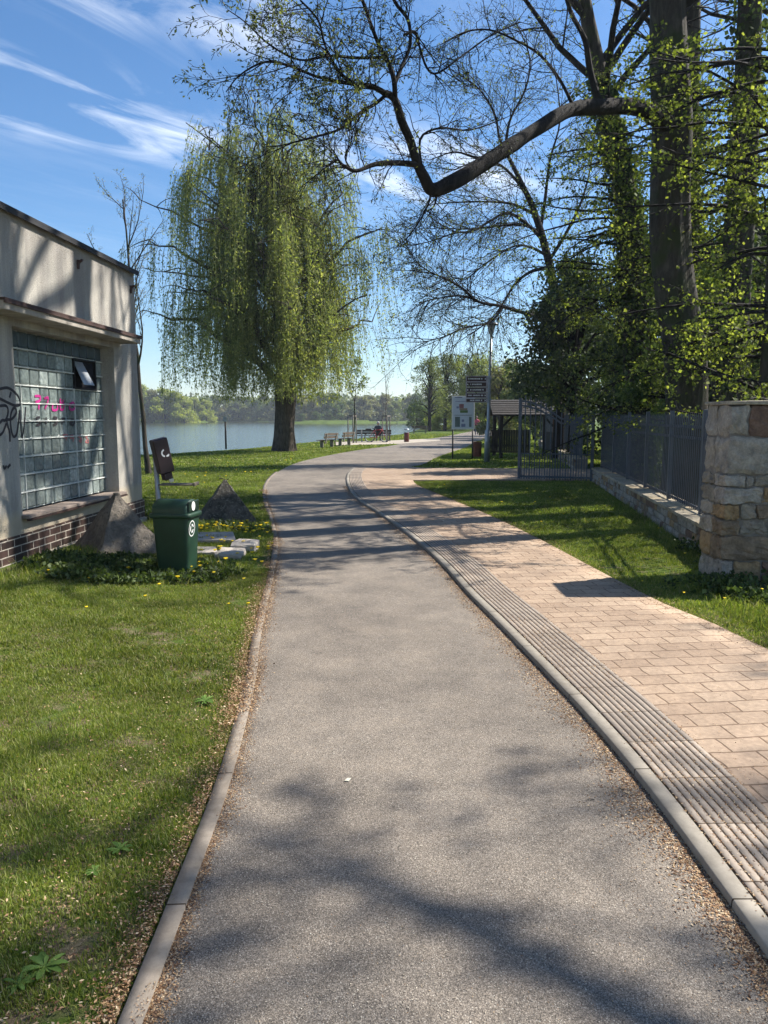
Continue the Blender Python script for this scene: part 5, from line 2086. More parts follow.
# ------------------------------------------------------------------ the weeping willow
def willow(loc, label, Hh, R, nlimb, nstr, seed, leafm, lsize=0.13, zb=2.7, tr=0.66, bark='bark_dark', dx=-0.8, name='weeping_willow', group=None, per=26):
    rng = np.random.default_rng(seed)
    root = empty(name, loc, 0, label, 'tree', group)
    # trunk, forking at a third of its height
    tz = np.array([-0.1, 0.25, 1.0, 2.2, 3.6, 5.0, 6.6, 8.4, 10.2, 12.0]) * Hh / 16
    tx = np.array([0, 0, 0.02, 0.08, 0.15, 0.22, 0.2, -0.1, -0.35, -0.5]) * Hh / 16
    trd = np.array([1.15, 0.98, 0.84, 0.76, 0.74, 0.68, 0.58, 0.44, 0.32, 0.2]) * tr
    pts = np.stack([tx, tx * 0.3, tz], 1)
    V, F = gnarl(pts, trd, 70, 44, 0.16, 14, seed)
    np_mesh('trunk', V, F, MAT[bark], root, True)
    br, anch = [], []
    for i in range(nlimb):
        tier = i / nlimb
        a = i * 2.39996 + rng.uniform(-0.4, 0.4)
        t = 0.36 + 0.6 * tier
        k = np.interp(t, np.linspace(0, 1, len(pts)), np.arange(len(pts)))
        i0 = int(min(k, len(pts) - 2))
        p = pts[i0] + (pts[i0 + 1] - pts[i0]) * (k - i0)
        # limbs of the lower tiers reach wide and sag, the upper ones stand up into the dome
        zt = Hh * (0.36 + 0.60 * tier)
        rr = R * math.sqrt(max(0.05, 1 - max(0, (tier - 0.35) / 0.68) ** 2.2)) * rng.uniform(0.45, 0.98)
        e = np.array([dx + rr * math.cos(a), rr * math.sin(a) * 0.85, zt * rng.uniform(0.9, 1.04)])
        mid = (p + e) / 2 + np.array([0, 0, 0.22 * np.linalg.norm(e[:2] - p[:2]) + 0.5]) + rng.normal(0, 0.4, 3)
        q = []
        for s in np.linspace(0, 1, 11):
            q.append((1 - s) ** 2 * p + 2 * s * (1 - s) * mid + s * s * e + rng.normal(0, 0.09, 3) * (s > 0))
        q = np.array(q)
        r0 = 0.17 * Hh / 16 * rng.uniform(0.6, 1.15) * (1.15 - 0.6 * tier)
        br.append((q, np.linspace(r0, 0.02, 11), 6))
        for s in range(4, 11):
            anch.append((q[s], s / 10))
        for _ in range(6):      # side shoots
            s = rng.integers(4, 11)
            d = unit(rng.normal(0, 1, 3) * [1, 1, 0.5])
            l2 = rng.uniform(0.5, 1.6) * R / 5.6
            q2 = np.array([q[s] + d * l2 * u + np.array([0, 0, 0.5 * u - 0.55 * u * u]) for u in np.linspace(0, 1, 5)])
            br.append((q2, np.linspace(0.03, 0.008, 5), 4))
            for u in (2, 3, 4):
                anch.append((q2[u], 1))
    anch_p = np.array([a[0] for a in anch])
    strands, lp = [], []
    nc = nstr // 9                # curtains of shoots hanging together
    cc_ = rng.integers(0, len(anch_p), nc)
    cl = rng.uniform(0.35, 1.0, nc)
    cs = rng.normal(0, 0.2, (nc, 2))
    for c_ in range(nc):
      for _k in range(rng.integers(4, 15)):
        p = anch_p[cc_[c_]] + rng.normal(0, 0.26, 3)
        rad = math.hypot(p[0] - dx, p[1]) / R
        low = zb + rng.uniform(-0.1, 0.7) + 1.3 * (cl[c_] < 0.5)
        ln = min(5.2 * cl[c_] * rng.uniform(0.75, 1.2) * (0.75 if p[2] > 0.75 * Hh else 1.15), max(0.5, p[2] - low))
        out = unit(np.array([p[0] - dx, p[1], 0])) * rng.uniform(0.1, 0.5)
        n = 7
        q = []
        sway = rng.normal(0, 0.14, 2) + cs[c_]
        for u in np.linspace(0, 1, n):
            q.append(p + out * (1 - (1 - u) ** 2) + np.array([sway[0] * u * u, sway[1] * u * u, 0.12 * u - ln * u ** 1.15]))
        q = np.array(q)
        strands.append((q, np.linspace(0.010, 0.004, n), 3))
        m = int(per * ln / 3)
        u = rng.uniform(0.05, 1, m) * (n - 1)
        i0 = np.minimum(u.astype(int), n - 2)
        f = (u - i0)[:, None]
        lp.append(q[i0] * (1 - f) + q[i0 + 1] * f + rng.normal(0, 0.06, (m, 3)))
    V, F = tubes(br)
    np_mesh('branches', V, F, MAT[bark], root, True)
    V, F = tubes(strands)
    np_mesh('hanging_shoots', V, F, MAT[leafm], root)
    lp = np.concatenate(lp)
    V, F = leaf_quads(lp, lsize, 0.32, 0.9, rng=rng)
    np_mesh('foliage', V, F, MAT[leafm], root)
    return root


x, y = G(284, 451)
willow((x, y, -0.03), 'tall weeping willow with a thick dark trunk on the river lawn', 17.2, 6.3, 74, 4500, 4, 'willow_leaf', 0.15, 2.3, 0.62, bark='bark_willow', dx=-0.8)

# ------------------------------------------------------------------ bare small tree behind the building
x, y = G(149, 474)
QS = dict(seg=[9, 7, 5, 4], wob=[0.05, 0.08, 0.12, 0.15], trop=[0.01, 0.09, 0.05, 0.02], kids=[15, 9, 4], ang=[34, 36, 38], ratio=[0.34, 0.34, 0.4], start=[0.3, 0.15, 0.2], leaf=(3,), nleaf=2, maxl=3, thick=0.013)
tree('bare_tree', (x, y, 0), 'slender almost leafless tree behind the corner of the building', seed=12, H=8.3, r=0.075, Q=QS, leafm='budding_leaf', lsize=0.045, bark='bark_park', spread=0.03, lean=(-0.11, 0, 1))

# ------------------------------------------------------------------ the big park trees on the right
# the tree with the great limb: trunk, limb and its forks laid out by hand, twigs grown on
rng = np.random.default_rng(31)
A0 = Vector((5.55, 14.2, 0))
BT = empty('old_lime_tree', tuple(A0), 0, 'massive old tree behind the fence with a long dark limb over the path', 'tree')
def rel(v):
    return np.array([v[0] - A0.x, v[1] - A0.y, v[2]])
trunk_path = [A0 + Vector((0, 0, -0.1)), A0 + Vector((0, 0, 0.5)), A0 + Vector((-0.05, 0, 2.5)), P(672, 260, 14.1), P(671, 120, 14.0), P(668, 0, 13.9), P(664, -160, 13.8), P(668, -420, 13.7)]
V, F = gnarl([rel(p) for p in trunk_path], [0.55, 0.38, 0.34, 0.33, 0.34, 0.28, 0.24, 0.12], 90, 40, 0.16, 11, 3)
np_mesh('trunk', V, F, MAT['bark_park'], BT, True)
def pix_branch(seq):
    """seq of (px, py, depth, width in px)"""
    pts = smooth([rel(P(a, b, d)) for a, b, d, w in seq], 4)
    ws = np.interp(np.linspace(0, 1, len(pts)), np.linspace(0, 1, len(seq)), [w * 0.8 * d / FPX / 2 for a, b, d, w in seq])
    ws = ws * np.array([1 + 0.13 * mnoise.noise(Vector(tuple(q * 2.3))) + 0.06 * mnoise.noise(Vector(tuple(q * 9))) for q in pts])
    return pts, ws
hero = [
    [(672, 128, 13.9, 26), (640, 108, 13.3, 20), (600, 107, 12.6, 17), (570, 110, 12.1, 17), (540, 127, 11.6, 16), (515, 143, 11.2, 17), (480, 166, 10.8, 17), (455, 181, 10.5, 18), (433, 190, 10.3, 18), (424, 177, 10.2, 14), (416, 160, 10.1, 11), (410, 140, 10.0, 10), (402, 122, 9.9, 10), (395, 100, 9.8, 9), (386, 93, 9.8, 7)],
    [(395, 100, 9.8, 7), (394, 80, 9.7, 6), (388, 62, 9.7, 5.5), (379, 45, 9.6, 5), (370, 22, 9.5, 4.5), (363, 2, 9.4, 4), (350, -30, 9.3, 3)],
    [(394, 85, 9.7, 6), (402, 66, 9.8, 5), (410, 45, 9.9, 4.5), (408, 20, 10, 4), (395, 2, 10, 4), (385, -25, 10, 3)],
    [(388, 95, 9.8, 7), (371, 86, 9.6, 6), (353, 84, 9.5, 4.5), (338, 70, 9.3, 3.5), (325, 45, 9.1, 3), (318, 20, 9.0, 2.5), (300, 0, 8.9, 2)],
    [(371, 86, 9.6, 5), (340, 82, 9.3, 4), (315, 76, 9.1, 3.5), (290, 66, 8.9, 3), (265, 62, 8.7, 2.4), (240, 75, 8.6, 1.8), (226, 92, 8.5, 1.2)],
    [(386, 57, 9.6, 4), (360, 58, 9.4, 3.4), (330, 56, 9.2, 3), (300, 60, 9.0, 2.4), (270, 45, 8.8, 2), (245, 22, 8.6, 1.4), (228, 10, 8.5, 1)],
    [(386, 95, 9.8, 5), (375, 104, 9.7, 4.5), (360, 113, 9.5, 4), (340, 129, 9.3, 3.2), (318, 136, 9.1, 2.6), (295, 142, 9.0, 2), (278, 146, 8.9, 1.4), (262, 147, 8.8, 1)],
    [(417, 165, 10.1, 8), (400, 163, 9.9, 6.5), (376, 164, 9.7, 6), (356, 171, 9.5, 5), (343, 165, 9.4, 3.6), (336, 160, 9.3, 2.5), (320, 172, 9.1, 1.6), (300, 188, 9.0, 1)],
    [(352, 171, 9.5, 2.5), (345, 157, 9.4, 2.2), (352, 140, 9.4, 1.8), (350, 120, 9.3, 1.5), (345, 92, 9.2, 1)],
    [(404, 35, 9.9, 4), (415, 32, 10, 3.5), (419, 45, 10.1, 3), (427, 68, 10.2, 2.8), (438, 73, 10.3, 2.6), (462, 56, 10.6, 2.2), (490, 36, 10.9, 2), (520, 22, 11.2, 1.6)],
    [(431, 192, 10.3, 4), (428, 205, 10.2, 2.4), (415, 228, 10.1, 1.8), (400, 246, 10, 1)],
    [(437, 192, 10.3, 4), (434, 206, 10.4, 2), (424, 214, 10.4, 1.4), (420, 226, 10.4, 1)],
    [(424, 178, 10.2, 3), (420, 140, 10.2, 3), (440, 128, 10.4, 2.5), (470, 130, 10.7, 2), (505, 118, 11, 1.5)],
    [(575, 110, 12.1, 5), (560, 80, 12.0, 3.5), (540, 55, 11.8, 3), (515, 40, 11.6, 2.4), (490, 30, 11.4, 2), (465, 32, 11.2, 2), (440, 45, 11, 1)],
    [(600, 107, 12.6, 9), (590, 70, 12.6, 7), (585, 40, 12.5, 6), (570, 10, 12.4, 5), (560, -30, 12.3, 4)],
    [(520, 140, 11.3, 7), (500, 150, 11.2, 4), (480, 158, 11.0, 3), (455, 152, 10.8, 2), (430, 160, 10.6, 1)],
]
br, tips = [], []
QT = dict(seg=[4, 4, 3], wob=[0.18, 0.2, 0.2], trop=[-0.02, -0.03, -0.02], kids=[6, 4], ang=[45, 42], ratio=[0.5, 0.5], start=[0.15, 0.2], leaf=(1, 2), nleaf=3, maxl=2, thick=0.007)
for h in hero:
    pts, ws = pix_branch(h)
    br.append((pts, ws, 10 if max(ws) > 0.06 else 6))
    ln = len(pts)
    wid = np.array(ws)
    for i in range(2, ln):
        if wid[i] < 0.075 and h is not hero[0]:
            lf = max(0, min(1, (420 - h[-1][0]) / 80))
            for _ in range(1 if rng.random() < 0.8 else 0):
                d = unit(pts[i] - pts[i - 1])
                rr = unit(np.cross(d, rng.normal(0, 1, 3)))
                a = math.radians(rng.uniform(35, 65))
                nd = d * math.cos(a) + rr * math.sin(a)
                L_ = rng.uniform(0.3, 0.85)
                t_ = []
                grow(br, t_, pts[i], nd, L_, min(0.009, wid[i] * 0.7), 0, QT, rng)
                keep = 0.62 if (h[-1][0] < 350 and h[-1][1] < 130) else 0.16
                tips += [t for t in t_ if rng.random() < keep]
# upper crown of the same tree, above the picture: throws the dappled shade
QC = dict(seg=[6, 5, 4], wob=[0.12, 0.15, 0.2], trop=[0.03, 0.02, 0.0], kids=[7, 5], ang=[45, 45], ratio=[0.5, 0.45], start=[0.25, 0.2], leaf=(2,), nleaf=3, maxl=2, thick=0.014)
tips2 = []
for i in range(9):
    z = 8.5 + i * 0.75
    p = rel(P(668, 0, 13.9)) * [1, 1, 0] + np.array([0, 0, z])
    a = i * 2.4
    grow(br, tips2, p, (math.cos(a), math.sin(a), 0.7), 4.6, 0.13, 0, QC, rng)
V, F = tubes(br)
np_mesh('branches', V, F, MAT['bark_dark'], BT, True)
tp = np.array(tips)
V, F = leaf_quads(tp + rng.normal(0, 0.02, tp.shape), 0.04, 0.5, 0.7, rng=rng)
V2, F2 = leaf_quads(np.array(tips2) + rng.normal(0, 0.08, (len(tips2), 3)), 0.08, 0.7, 0.2, rng=rng)
np_mesh('foliage', np.concatenate([V, V2]), np.concatenate([F, F2 + len(V)]), MAT['bud_leaf'], BT)


def park_tree(base, path, label, nb, zr, seed, leafm='lime_leaf', lsize=0.062, Lr=(1.8, 3.4), az=(100, 260), bark='bark_park', nleaf=5, ivy=0, name='park_tree', crown=True, up=-0.05, grp=None, keep=0.9):
    """path: [(dx, dy, z, radius)]; nb drooping leafy boughs between heights zr, a sparse crown above"""
    rng = np.random.default_rng(seed)
    o = empty(name, (base[0], base[1], -0.03), 0, label, 'tree', grp)
    pts = np.array([p[:3] for p in path], float)
    rad = np.array([p[3] for p in path], float)
    sp = smooth(pts, 3)
    sr = np.interp(np.linspace(0, 1, len(sp)), np.linspace(0, 1, len(rad)), rad)
    V, F = gnarl(pts, rad, 60, 26, 0.15, 9, seed)
    np_mesh('trunk', V, F, MAT[bark], o, True)
    br, tips = [], []
    Qb = dict(seg=[6, 4, 3], wob=[0.10, 0.13, 0.15], trop=[up, -0.05, -0.03], kids=[10, 4], ang=[48, 45], ratio=[0.36, 0.45], start=[0.2, 0.15], leaf=(1, 2), nleaf=nleaf, maxl=2, thick=0.009, flat=0.35)
    for i in range(nb):
        z = rng.uniform(*zr)
        p = np.array([np.interp(z, sp[:, 2], sp[:, 0]), np.interp(z, sp[:, 2], sp[:, 1]), z])
        a = math.radians(rng.uniform(*az))
        grow(br, tips, p, (math.cos(a), math.sin(a), rng.uniform(-0.15, 0.4)), rng.uniform(*Lr), 0.035, 0, Qb, rng)
    if crown:
        ztop = sp[-1, 2]
        for i in range(22 if name == 'leaning_tree' else 10):
            z = ztop * rng.uniform(0.55, 0.98)
            p = np.array([np.interp(z, sp[:, 2], sp[:, 0]), np.interp(z, sp[:, 2], sp[:, 1]), z])
            a = rng.uniform(0, 2 * PI)
            t3 = []
            grow(br, t3, p, (math.cos(a), math.sin(a), 0.9), ztop * 0.28, 0.09, 0, QC, rng)
            tips += t3
    if br:
        V, F = tubes(br)
        np_mesh('branches', V, F, MAT['bark_dark'], o, True)
    tp = np.array(tips)
    tp = tp[rng.random(len(tp)) < keep]
    V, F = leaf_quads(tp + rng.normal(0, 0.03, tp.shape), lsize, 0.75, 0.4, rng=rng)
    np_mesh('foliage', V, F, MAT[leafm], o)
    if ivy:
        z = rng.uniform(0.2, sp[-1, 2] * 0.6, ivy)
        cx, cy = np.interp(z, sp[:, 2], sp[:, 0]), np.interp(z, sp[:, 2], sp[:, 1])
        r = np.interp(z, sp[:, 2], sr) + np.abs(rng.normal(0, 0.10, ivy)) * (0.6 + fbm(z, z * 0, 0.9, seed))
        a = rng.uniform(0, 2 * PI, ivy)
        q = np.stack([cx + r * np.cos(a), cy + r * np.sin(a), z], 1)
        V, F = leaf_quads(q, 0.10, 0.8, 0.6, rng=rng)
        np_mesh('ivy', V, F, MAT['ivy_leaf'], o)
    return o


park_tree((7.3, 16.6), [(0, 0, 0, 0.42), (0, 0, 1, 0.33), (0.05, 0, 4, 0.30), (0.1, 0, 8, 0.25), (0.0, 0, 12, 0.2), (0.1, 0.2, 17, 0.08)], 'straight dark trunk, second from the right, left of the rightmost tree', 44, (1.4, 8.5), 41, ivy=2500, Lr=(1.5, 3.6))
park_tree((6.35, 12.6), [(0, 0, 0, 0.42), (0, 0, 1, 0.30), (0.0, 0, 4, 0.24), (-0.15, 0, 8, 0.19), (-0.15, 0.1, 12, 0.13), (0, 0.2, 15, 0.06)], 'rightmost tall tree, its trunk rising behind the stone pillar', 40, (1.4, 7.5), 42, Lr=(1.3, 3.2), nleaf=5)
# leaning forked tree
park_tree((6.45, 19.5), [(0, 0, 0, 0.45), (0, 0, 1.5, 0.36), (-0.2, 0, 4, 0.31), (-0.5, -0.1, 6.6, 0.27), (-1.2, -0.3, 9, 0.2), (-2.0, -0.5, 12, 0.14), (-2.6, -0.6, 16, 0.06)], 'leaning ivy-clad tree left of the massive one', 40, (1.6, 9), 43, ivy=9000, Lr=(1.6, 3.2), name='leaning_tree', nleaf=4)
park_tree((8.1, 21), [(0, 0, 0, 0.45), (0, 0, 1.5, 0.36), (-0.1, 0, 5, 0.32), (-0.2, 0, 9, 0.25), (-0.3, 0, 16, 0.08)], 'upright ivy-covered tree between the leaning tree and the massive trunk', 30, (2.0, 10), 44, ivy=9000, Lr=(1.6, 3.0), nleaf=4)
park_tree((10.6, 20), [(0, 0, 0, 0.4), (0, 0, 2, 0.3), (0.1, 0, 8, 0.24), (0, 0.3, 17, 0.08)], 'dark trunk far back at the right edge', 20, (2.0, 9), 45, ivy=5000, Lr=(1.6, 3.4), nleaf=4)

# bare branched tree over the lamp: boughs laid out from the photograph
C0 = Vector((7.2, 31.8, 0))
CT = empty('spreading_bare_tree', tuple(C0), 0, 'wide spreading tree with bare curved boughs reaching above the lamp', 'tree')
A0 = C0
tr_ = [C0 + Vector((0, 0, -0.1)), C0 + Vector((0, 0, 2)), P(556, 300, 31.4), P(549, 262, 31.3), P(541, 232, 31.2), P(532, 205, 31.1), P(520, 180, 31), P(505, 150, 31)]
V, F = tubes([([rel(p) for p in tr_], [0.3, 0.22, 0.19, 0.16, 0.14, 0.12, 0.09, 0.06], 12)])
np_mesh('trunk', V, F, MAT['bark_dark'], CT, True)
boughs = [
    [(553, 322, 25, 5), (527, 314, 24.3, 4.6), (500, 306, 23.6, 4), (479, 302, 23.2, 3.6), (463, 289, 22.8, 3), (448, 280, 22.5, 2.4), (430, 272, 22.2, 1.8), (415, 262, 22, 1)],
    [(479, 302, 23.2, 3), (462, 296, 22.9, 2.2), (440, 298, 22.6, 1.6), (422, 302, 22.4, 1)],
    [(503, 307, 23.6, 3.4), (490, 322, 23.3, 2.6), (464, 328, 22.9, 2.2), (446, 336, 22.6, 1.6), (425, 342, 22.4, 1)],
    [(546, 268, 25.2, 5), (530, 272, 24.8, 4), (515, 284, 24.4, 3), (505, 300, 24.1, 2.4), (492, 318, 23.8, 1.8), (470, 335, 23.4, 1)],
    [(543, 240, 25.2, 5), (528, 225, 24.8, 4), (508, 213, 24.4, 3.6), (490, 221, 24, 3), (473, 231, 23.6, 2.6), (455, 233, 23.2, 2), (435, 240, 22.9, 1.4), (412, 246, 22.6, 1)],
    [(540, 232, 25.2, 4), (520, 224, 24.8, 3), (500, 226, 24.4, 2.4), (470, 229, 23.9, 1.8), (440, 228, 23.4, 1)],
    [(536, 215, 25.1, 4), (515, 205, 24.7, 3.4), (495, 202, 24.3, 2.4), (465, 202, 23.8, 2), (435, 204, 23.4, 1)],
    [(546, 255, 25.2, 4), (530, 247, 24.8, 3), (515, 246, 24.5, 2.4), (498, 255, 24.2, 2), (480, 268, 23.8, 1.4), (465, 280, 23.6, 1)],
    [(530, 200, 25, 4), (516, 180, 24.7, 3.4), (500, 165, 24.5, 3), (480, 160, 24.2, 2), (455, 170, 23.9, 1)],
    [(515, 170, 25, 4), (500, 140, 24.8, 3), (495, 115, 24.6, 2.4), (480, 90, 24.3, 2), (460, 75, 24, 1)],
    [(505, 150, 25, 4), (510, 120, 25, 3), (525, 90, 25, 2.4), (530, 60, 25, 2), (520, 30, 25, 1)],
    [(548, 262, 25.2, 5), (565, 235, 25.2, 4), (580, 205, 25.2, 3), (590, 170, 25.2, 2), (595, 130, 25.2, 1)],
    [(540, 232, 25.2, 5), (545, 200, 25.2, 4), (550, 160, 25.2, 3), (560, 120, 25.2, 2), (555, 70, 25.2, 1)],
]
boughs = [[(a, b, d * 1.24, w_) for a, b, d, w_ in h] for h in boughs]
br, tips = [], []
QT2 = dict(seg=[5, 4, 3], wob=[0.16, 0.18, 0.2], trop=[-0.03, -0.05, -0.03], kids=[6, 4], ang=[38, 40], ratio=[0.45, 0.5], start=[0.15, 0.2], leaf=(1, 2), nleaf=2, maxl=2, thick=0.006)
for h in boughs:
    pts, ws = pix_branch(h)
    br.append((pts, ws, 7))
    for i in range(2, len(pts)):
        for _ in range(2):
            d = unit(pts[i] - pts[i - 1])
            rr = unit(np.cross(d, rng.normal(0, 1, 3)))
            a = math.radians(rng.uniform(30, 60))
            t_ = []
            grow(br, t_, pts[i], d * math.cos(a) + rr * math.sin(a), rng.uniform(1.1, 2.7), 0.016, 0, QT2, rng)
            tips += [t for t in t_ if rng.random() < 0.4]
V, F = tubes(br)
np_mesh('branches', V, F, MAT['bark_dark'], CT, True)
tp = np.array(tips)
V, F = leaf_quads(tp + rng.normal(0, 0.05, tp.shape), 0.075, 0.6, 0.2, rng=rng)
np_mesh('foliage', V, F, MAT['bud_leaf'], CT)


# ------------------------------------------------------------------ evergreens, shrubs
def leafy_mass(name, loc, label, Hh, R, n, leafm, lsize, seed, cat='shrub', group=None, conical=0.0, z0=0.2, lumps=26, trunk=True, aspect=0.6, hang=0.4, bark='bark_dark'):
    """uneven crown: lumps of leaves on limbs round a stem, gaps between them"""
    rng = np.random.default_rng(seed)
    o = empty(name, loc, rng.uniform(0, 6.28), label, cat, group)
    br = [(np.array([(0, 0, -0.1), (0.04 * Hh * 0.2, 0, Hh * 0.4), (0, 0.02 * Hh, Hh * 0.85)]), np.array([0.028 * Hh, 0.018 * Hh, 0.006 * Hh]), 8)]
    P_ = []
    side = []
    for i in range(lumps):
        t = (i + rng.uniform(0, 1)) / lumps
        z = z0 + (Hh - z0) * t
        if conical:
            rr = R * (1 - t) ** 0.8 * conical + R * (1 - conical) * math.sin(PI * min(1, t * 0.9 + 0.1)) ** 0.6
        else:
            rr = R * math.sin(PI * min(0.98, 0.18 + 0.8 * t)) ** 0.7
        a = rng.uniform(0, 2 * PI)
        d = rr * rng.uniform(0.35, 0.9)
        c = np.array([d * math.cos(a), d * math.sin(a), z])
        side.append((np.array([(0, 0, max(0.1, z * 0.75)), c * [0.5, 0.5, 1] + [0, 0, -0.02 * Hh], c]), np.array([0.012 * Hh, 0.007 * Hh, 0.003 * Hh]), 4))
        m = int(n / lumps * rng.uniform(0.6, 1.4))
        s = R * rng.uniform(0.22, 0.42)
        q = rng.normal(0, 1, (m, 3))
        q /= np.linalg.norm(q, axis=1)[:, None]
        q *= rng.uniform(0.25, 1, m)[:, None] ** 0.6
        P_.append(c + q * [s, s, s * 0.7])
    if trunk:
        V, F = tubes(br)
        np_mesh('trunk', V, F, MAT[bark], o, True)
        V, F = tubes(side)
        np_mesh('branches', V, F, MAT[bark], o, True)
    q = np.concatenate(P_)
    q[:, 2] = np.maximum(q[:, 2], 0.05)
    V, F = leaf_quads(q, lsize, aspect, hang, rng=rng)
    np_mesh('foliage', V, F, MAT[leafm], o)
    return o


leafy_mass('yew_tree', (7.1, 29.2, 0), 'dark evergreen conifer overhanging the wooden shelter roof', 7.2, 2.6, 17000, 'yew_leaf', 0.15, 51, 'tree', None, 0.6, 2.3, 56)
leafy_mass('yew_tree', (8.6, 26, 0), 'very dark evergreen tree behind the far fence', 7.4, 2.3, 14000, 'yew_leaf', 0.15, 52, 'tree', None, 0.5, 0.4, 46)
leafy_mass('ivy_thicket', (9.2, 22.5, 0), 'dense dark green thicket behind the gate end of the fence', 6.8, 2.2, 20000, 'ivy_leaf', 0.14, 53, 'shrub')
leafy_mass('ivy_thicket', (7.0, 17.8, 0), 'green leafy shrub close behind the fence middle', 4.8, 1.5, 9000, 'bush_leaf', 0.10, 54, 'shrub')
leafy_mass('ivy_thicket', (11.5, 24, 0), 'tall dark thicket right of the evergreens', 7.5, 2.6, 22000, 'ivy_leaf', 0.16, 55, 'shrub')
leafy_mass('ivy_thicket', (9.4, 15.8, 0), 'dark undergrowth behind the stone pillar', 3.6, 1.9, 12000, 'ivy_leaf', 0.12, 56, 'shrub')
for i, (x, y, h, r, m) in enumerate([(15, 30, 9, 3.4, 'ivy_leaf'), (19, 36, 10, 4, 'ivy_leaf'), (13.5, 38, 10, 3.6, 'bush_leaf'), (24, 40, 11, 4.5, 'ivy_leaf'), (17, 22, 7, 3, 'ivy_leaf'), (14, 17, 5, 2.4, 'ivy_leaf'), (22, 28, 9, 4, 'bush_leaf'), (30, 48, 12, 5, 'ivy_leaf'), (11, 48, 9, 3.5, 'yew_leaf')]):
    leafy_mass('park_shrub', (x, y, 0), 'tall dark leafy growth filling the park behind the fence', h, r, 15000, m, 0.2 + 0.002 * y, 60 + i, 'shrub', 'dark park growth behind the fence')

# off to the right of the picture: the trees whose shade lies on the near path
for i, (x, y, h) in enumerate([(10.5, 5.8, 13), (8.6, 1.5, 12)]):
    park_tree((x, y), [(0, 0, 0, 0.4), (0, 0, 1, 0.32), (0, 0, h * 0.5, 0.24), (0.1, 0.1, h, 0.07)], ['big tree beside the pillar, just out of the picture', 'big tree near the photographer, out of the picture'][i], 22, (h * 0.45, h * 0.95), 70 + i, Lr=(2.0, 4.2), az=(0, 360), nleaf=9, up=0.04, lsize=0.085)

# ------------------------------------------------------------------ trees further along the path
x, y = G(462, 431)
willow((x + 2.0, 98, 0), 'yellow green willow beyond the notice board', 10.8, 4.4, 40, 1500, 8, 'spring_leaf', 0.3, 0.8, 0.35, dx=0, name='far_willow', per=12)
leafy_mass('grey_tree', (G(430, 431.5)[0], 92, 0), 'greyish budding tree left of the yellow willow', 8.6, 2.6, 8000, 'olive_leaf', 0.16, 81, 'tree', None, 0, 2.0, 30, bark='bark_dark')
leafy_mass('grey_tree', (G(444, 430.5)[0], 97, 0), 'taller greyish tree with a dark trunk before the yellow willow', 9.2, 3.0, 9000, 'olive_leaf', 0.18, 82, 'tree', None, 0, 2.2, 30)
leafy_mass('bank_shrub', (G(418, 428)[0], 125, 0), 'low dark shrub at the water left of the grey trees', 3.6, 2.6, 4000, 'bush_leaf', 0.25, 83, 'shrub')
leafy_mass('bank_shrub', (G(428, 429)[0], 108, 0), 'dark low shrub by the far bench', 1.2, 1.4, 2500, 'ivy_leaf', 0.18, 84, 'shrub', z0=0.1)
leafy_mass('bank_shrub', (G(438, 430)[0], 100, 0), 'pale green bush at the feet of the grey trees', 2.4, 2.0, 3500, 'spring_leaf', 0.2, 85, 'shrub', z0=0.1)
leafy_mass('bank_shrub', (G(455, 430)[0], 102, 0), 'bright yellow green bush behind the notice board', 2.8, 2.3, 4000, 'spring_leaf', 0.22, 86, 'shrub', z0=0.1)
for i, (px, d, h, r, m, lab) in enumerate([(500, 62, 5.2, 2.2, 'budding_leaf', 'pale budding tree right of the lamp post'), (516, 70, 6.2, 2.6, 'bush_leaf', 'yellowish tree behind the shelter roof'), (535, 58, 5.4, 2.4, 'olive_leaf', 'olive bush over the right of the shelter'), (493, 110, 6.0, 3.4, 'olive_leaf', 'far grey green tree seen past the lamp post'), (478, 140, 7.5, 4.2, 'olive_leaf', 'distant tree at the end of the path'), (512, 96, 8.5, 3.6, 'budding_leaf', 'tall bare looking tree behind the lamp head'), (470, 118, 7, 3.5, 'bush_leaf', 'green tree where the path disappears')]):
    leafy_mass('path_tree', (P(px, 417, d).x, d, 0), lab, h, r, 7000, m, 0.16 + 0.001 * d, 90 + i, 'tree', None, 0, 0.5, 26)

# ------------------------------------------------------------------ far bank
protos = []
for i, (m, h, r) in enumerate([('spring_leaf', 12, 5.2), ('olive_leaf', 12, 4.6), ('budding_leaf', 12, 4.4), ('bush_leaf', 12, 4.8)]):
    protos.append(leafy_mass('far_bank_tree', (0, 0, 0), 'tree', h, r, 5200, m, 0.62, 120 + i, 'tree', None, 0, 0.2, 30))
used = set()
def far_tree(px, d, h, kind, label, group, wide=1.0):
    p = protos[kind]
    o = p if kind not in used else copy_tree(p)
    used.add(kind)
    x = P(px, 417, d).x
    z = float(gh(np.array([x]), np.array([float(d)]))[0])
    s = h / 12.0
    o.location = (x, d, z - 0.2)
    o.rotation_euler = (0, 0, random.uniform(0, 6))
    o.scale = (s * wide, s * wide, s)
    o['label'] = label
    o['group'] = group
rr = random.Random(4)
px = 100
while px < 208:
    k = 2 if px in (144,) else rr.choice([0, 0, 0, 3]) if px > 158 else rr.choice([0, 2, 2, 0])
    far_tree(px, rr.uniform(332, 345) if px < 190 else 352, rr.uniform(12, 16) if px < 190 else 10, k, 'yellow green tree in the clump at the left of the far bank', 'trees of the left far bank clump', 1.15)
    px += rr.uniform(8, 12)
px = 205
while px < 300:
    far_tree(px, rr.uniform(392, 410), rr.uniform(10, 13), rr.choice([1, 3, 1, 2]), 'greyish tree on the far bank behind the willow trunk', 'far bank trees behind the willow', 1.2)
    px += rr.uniform(7, 11)
px = 292
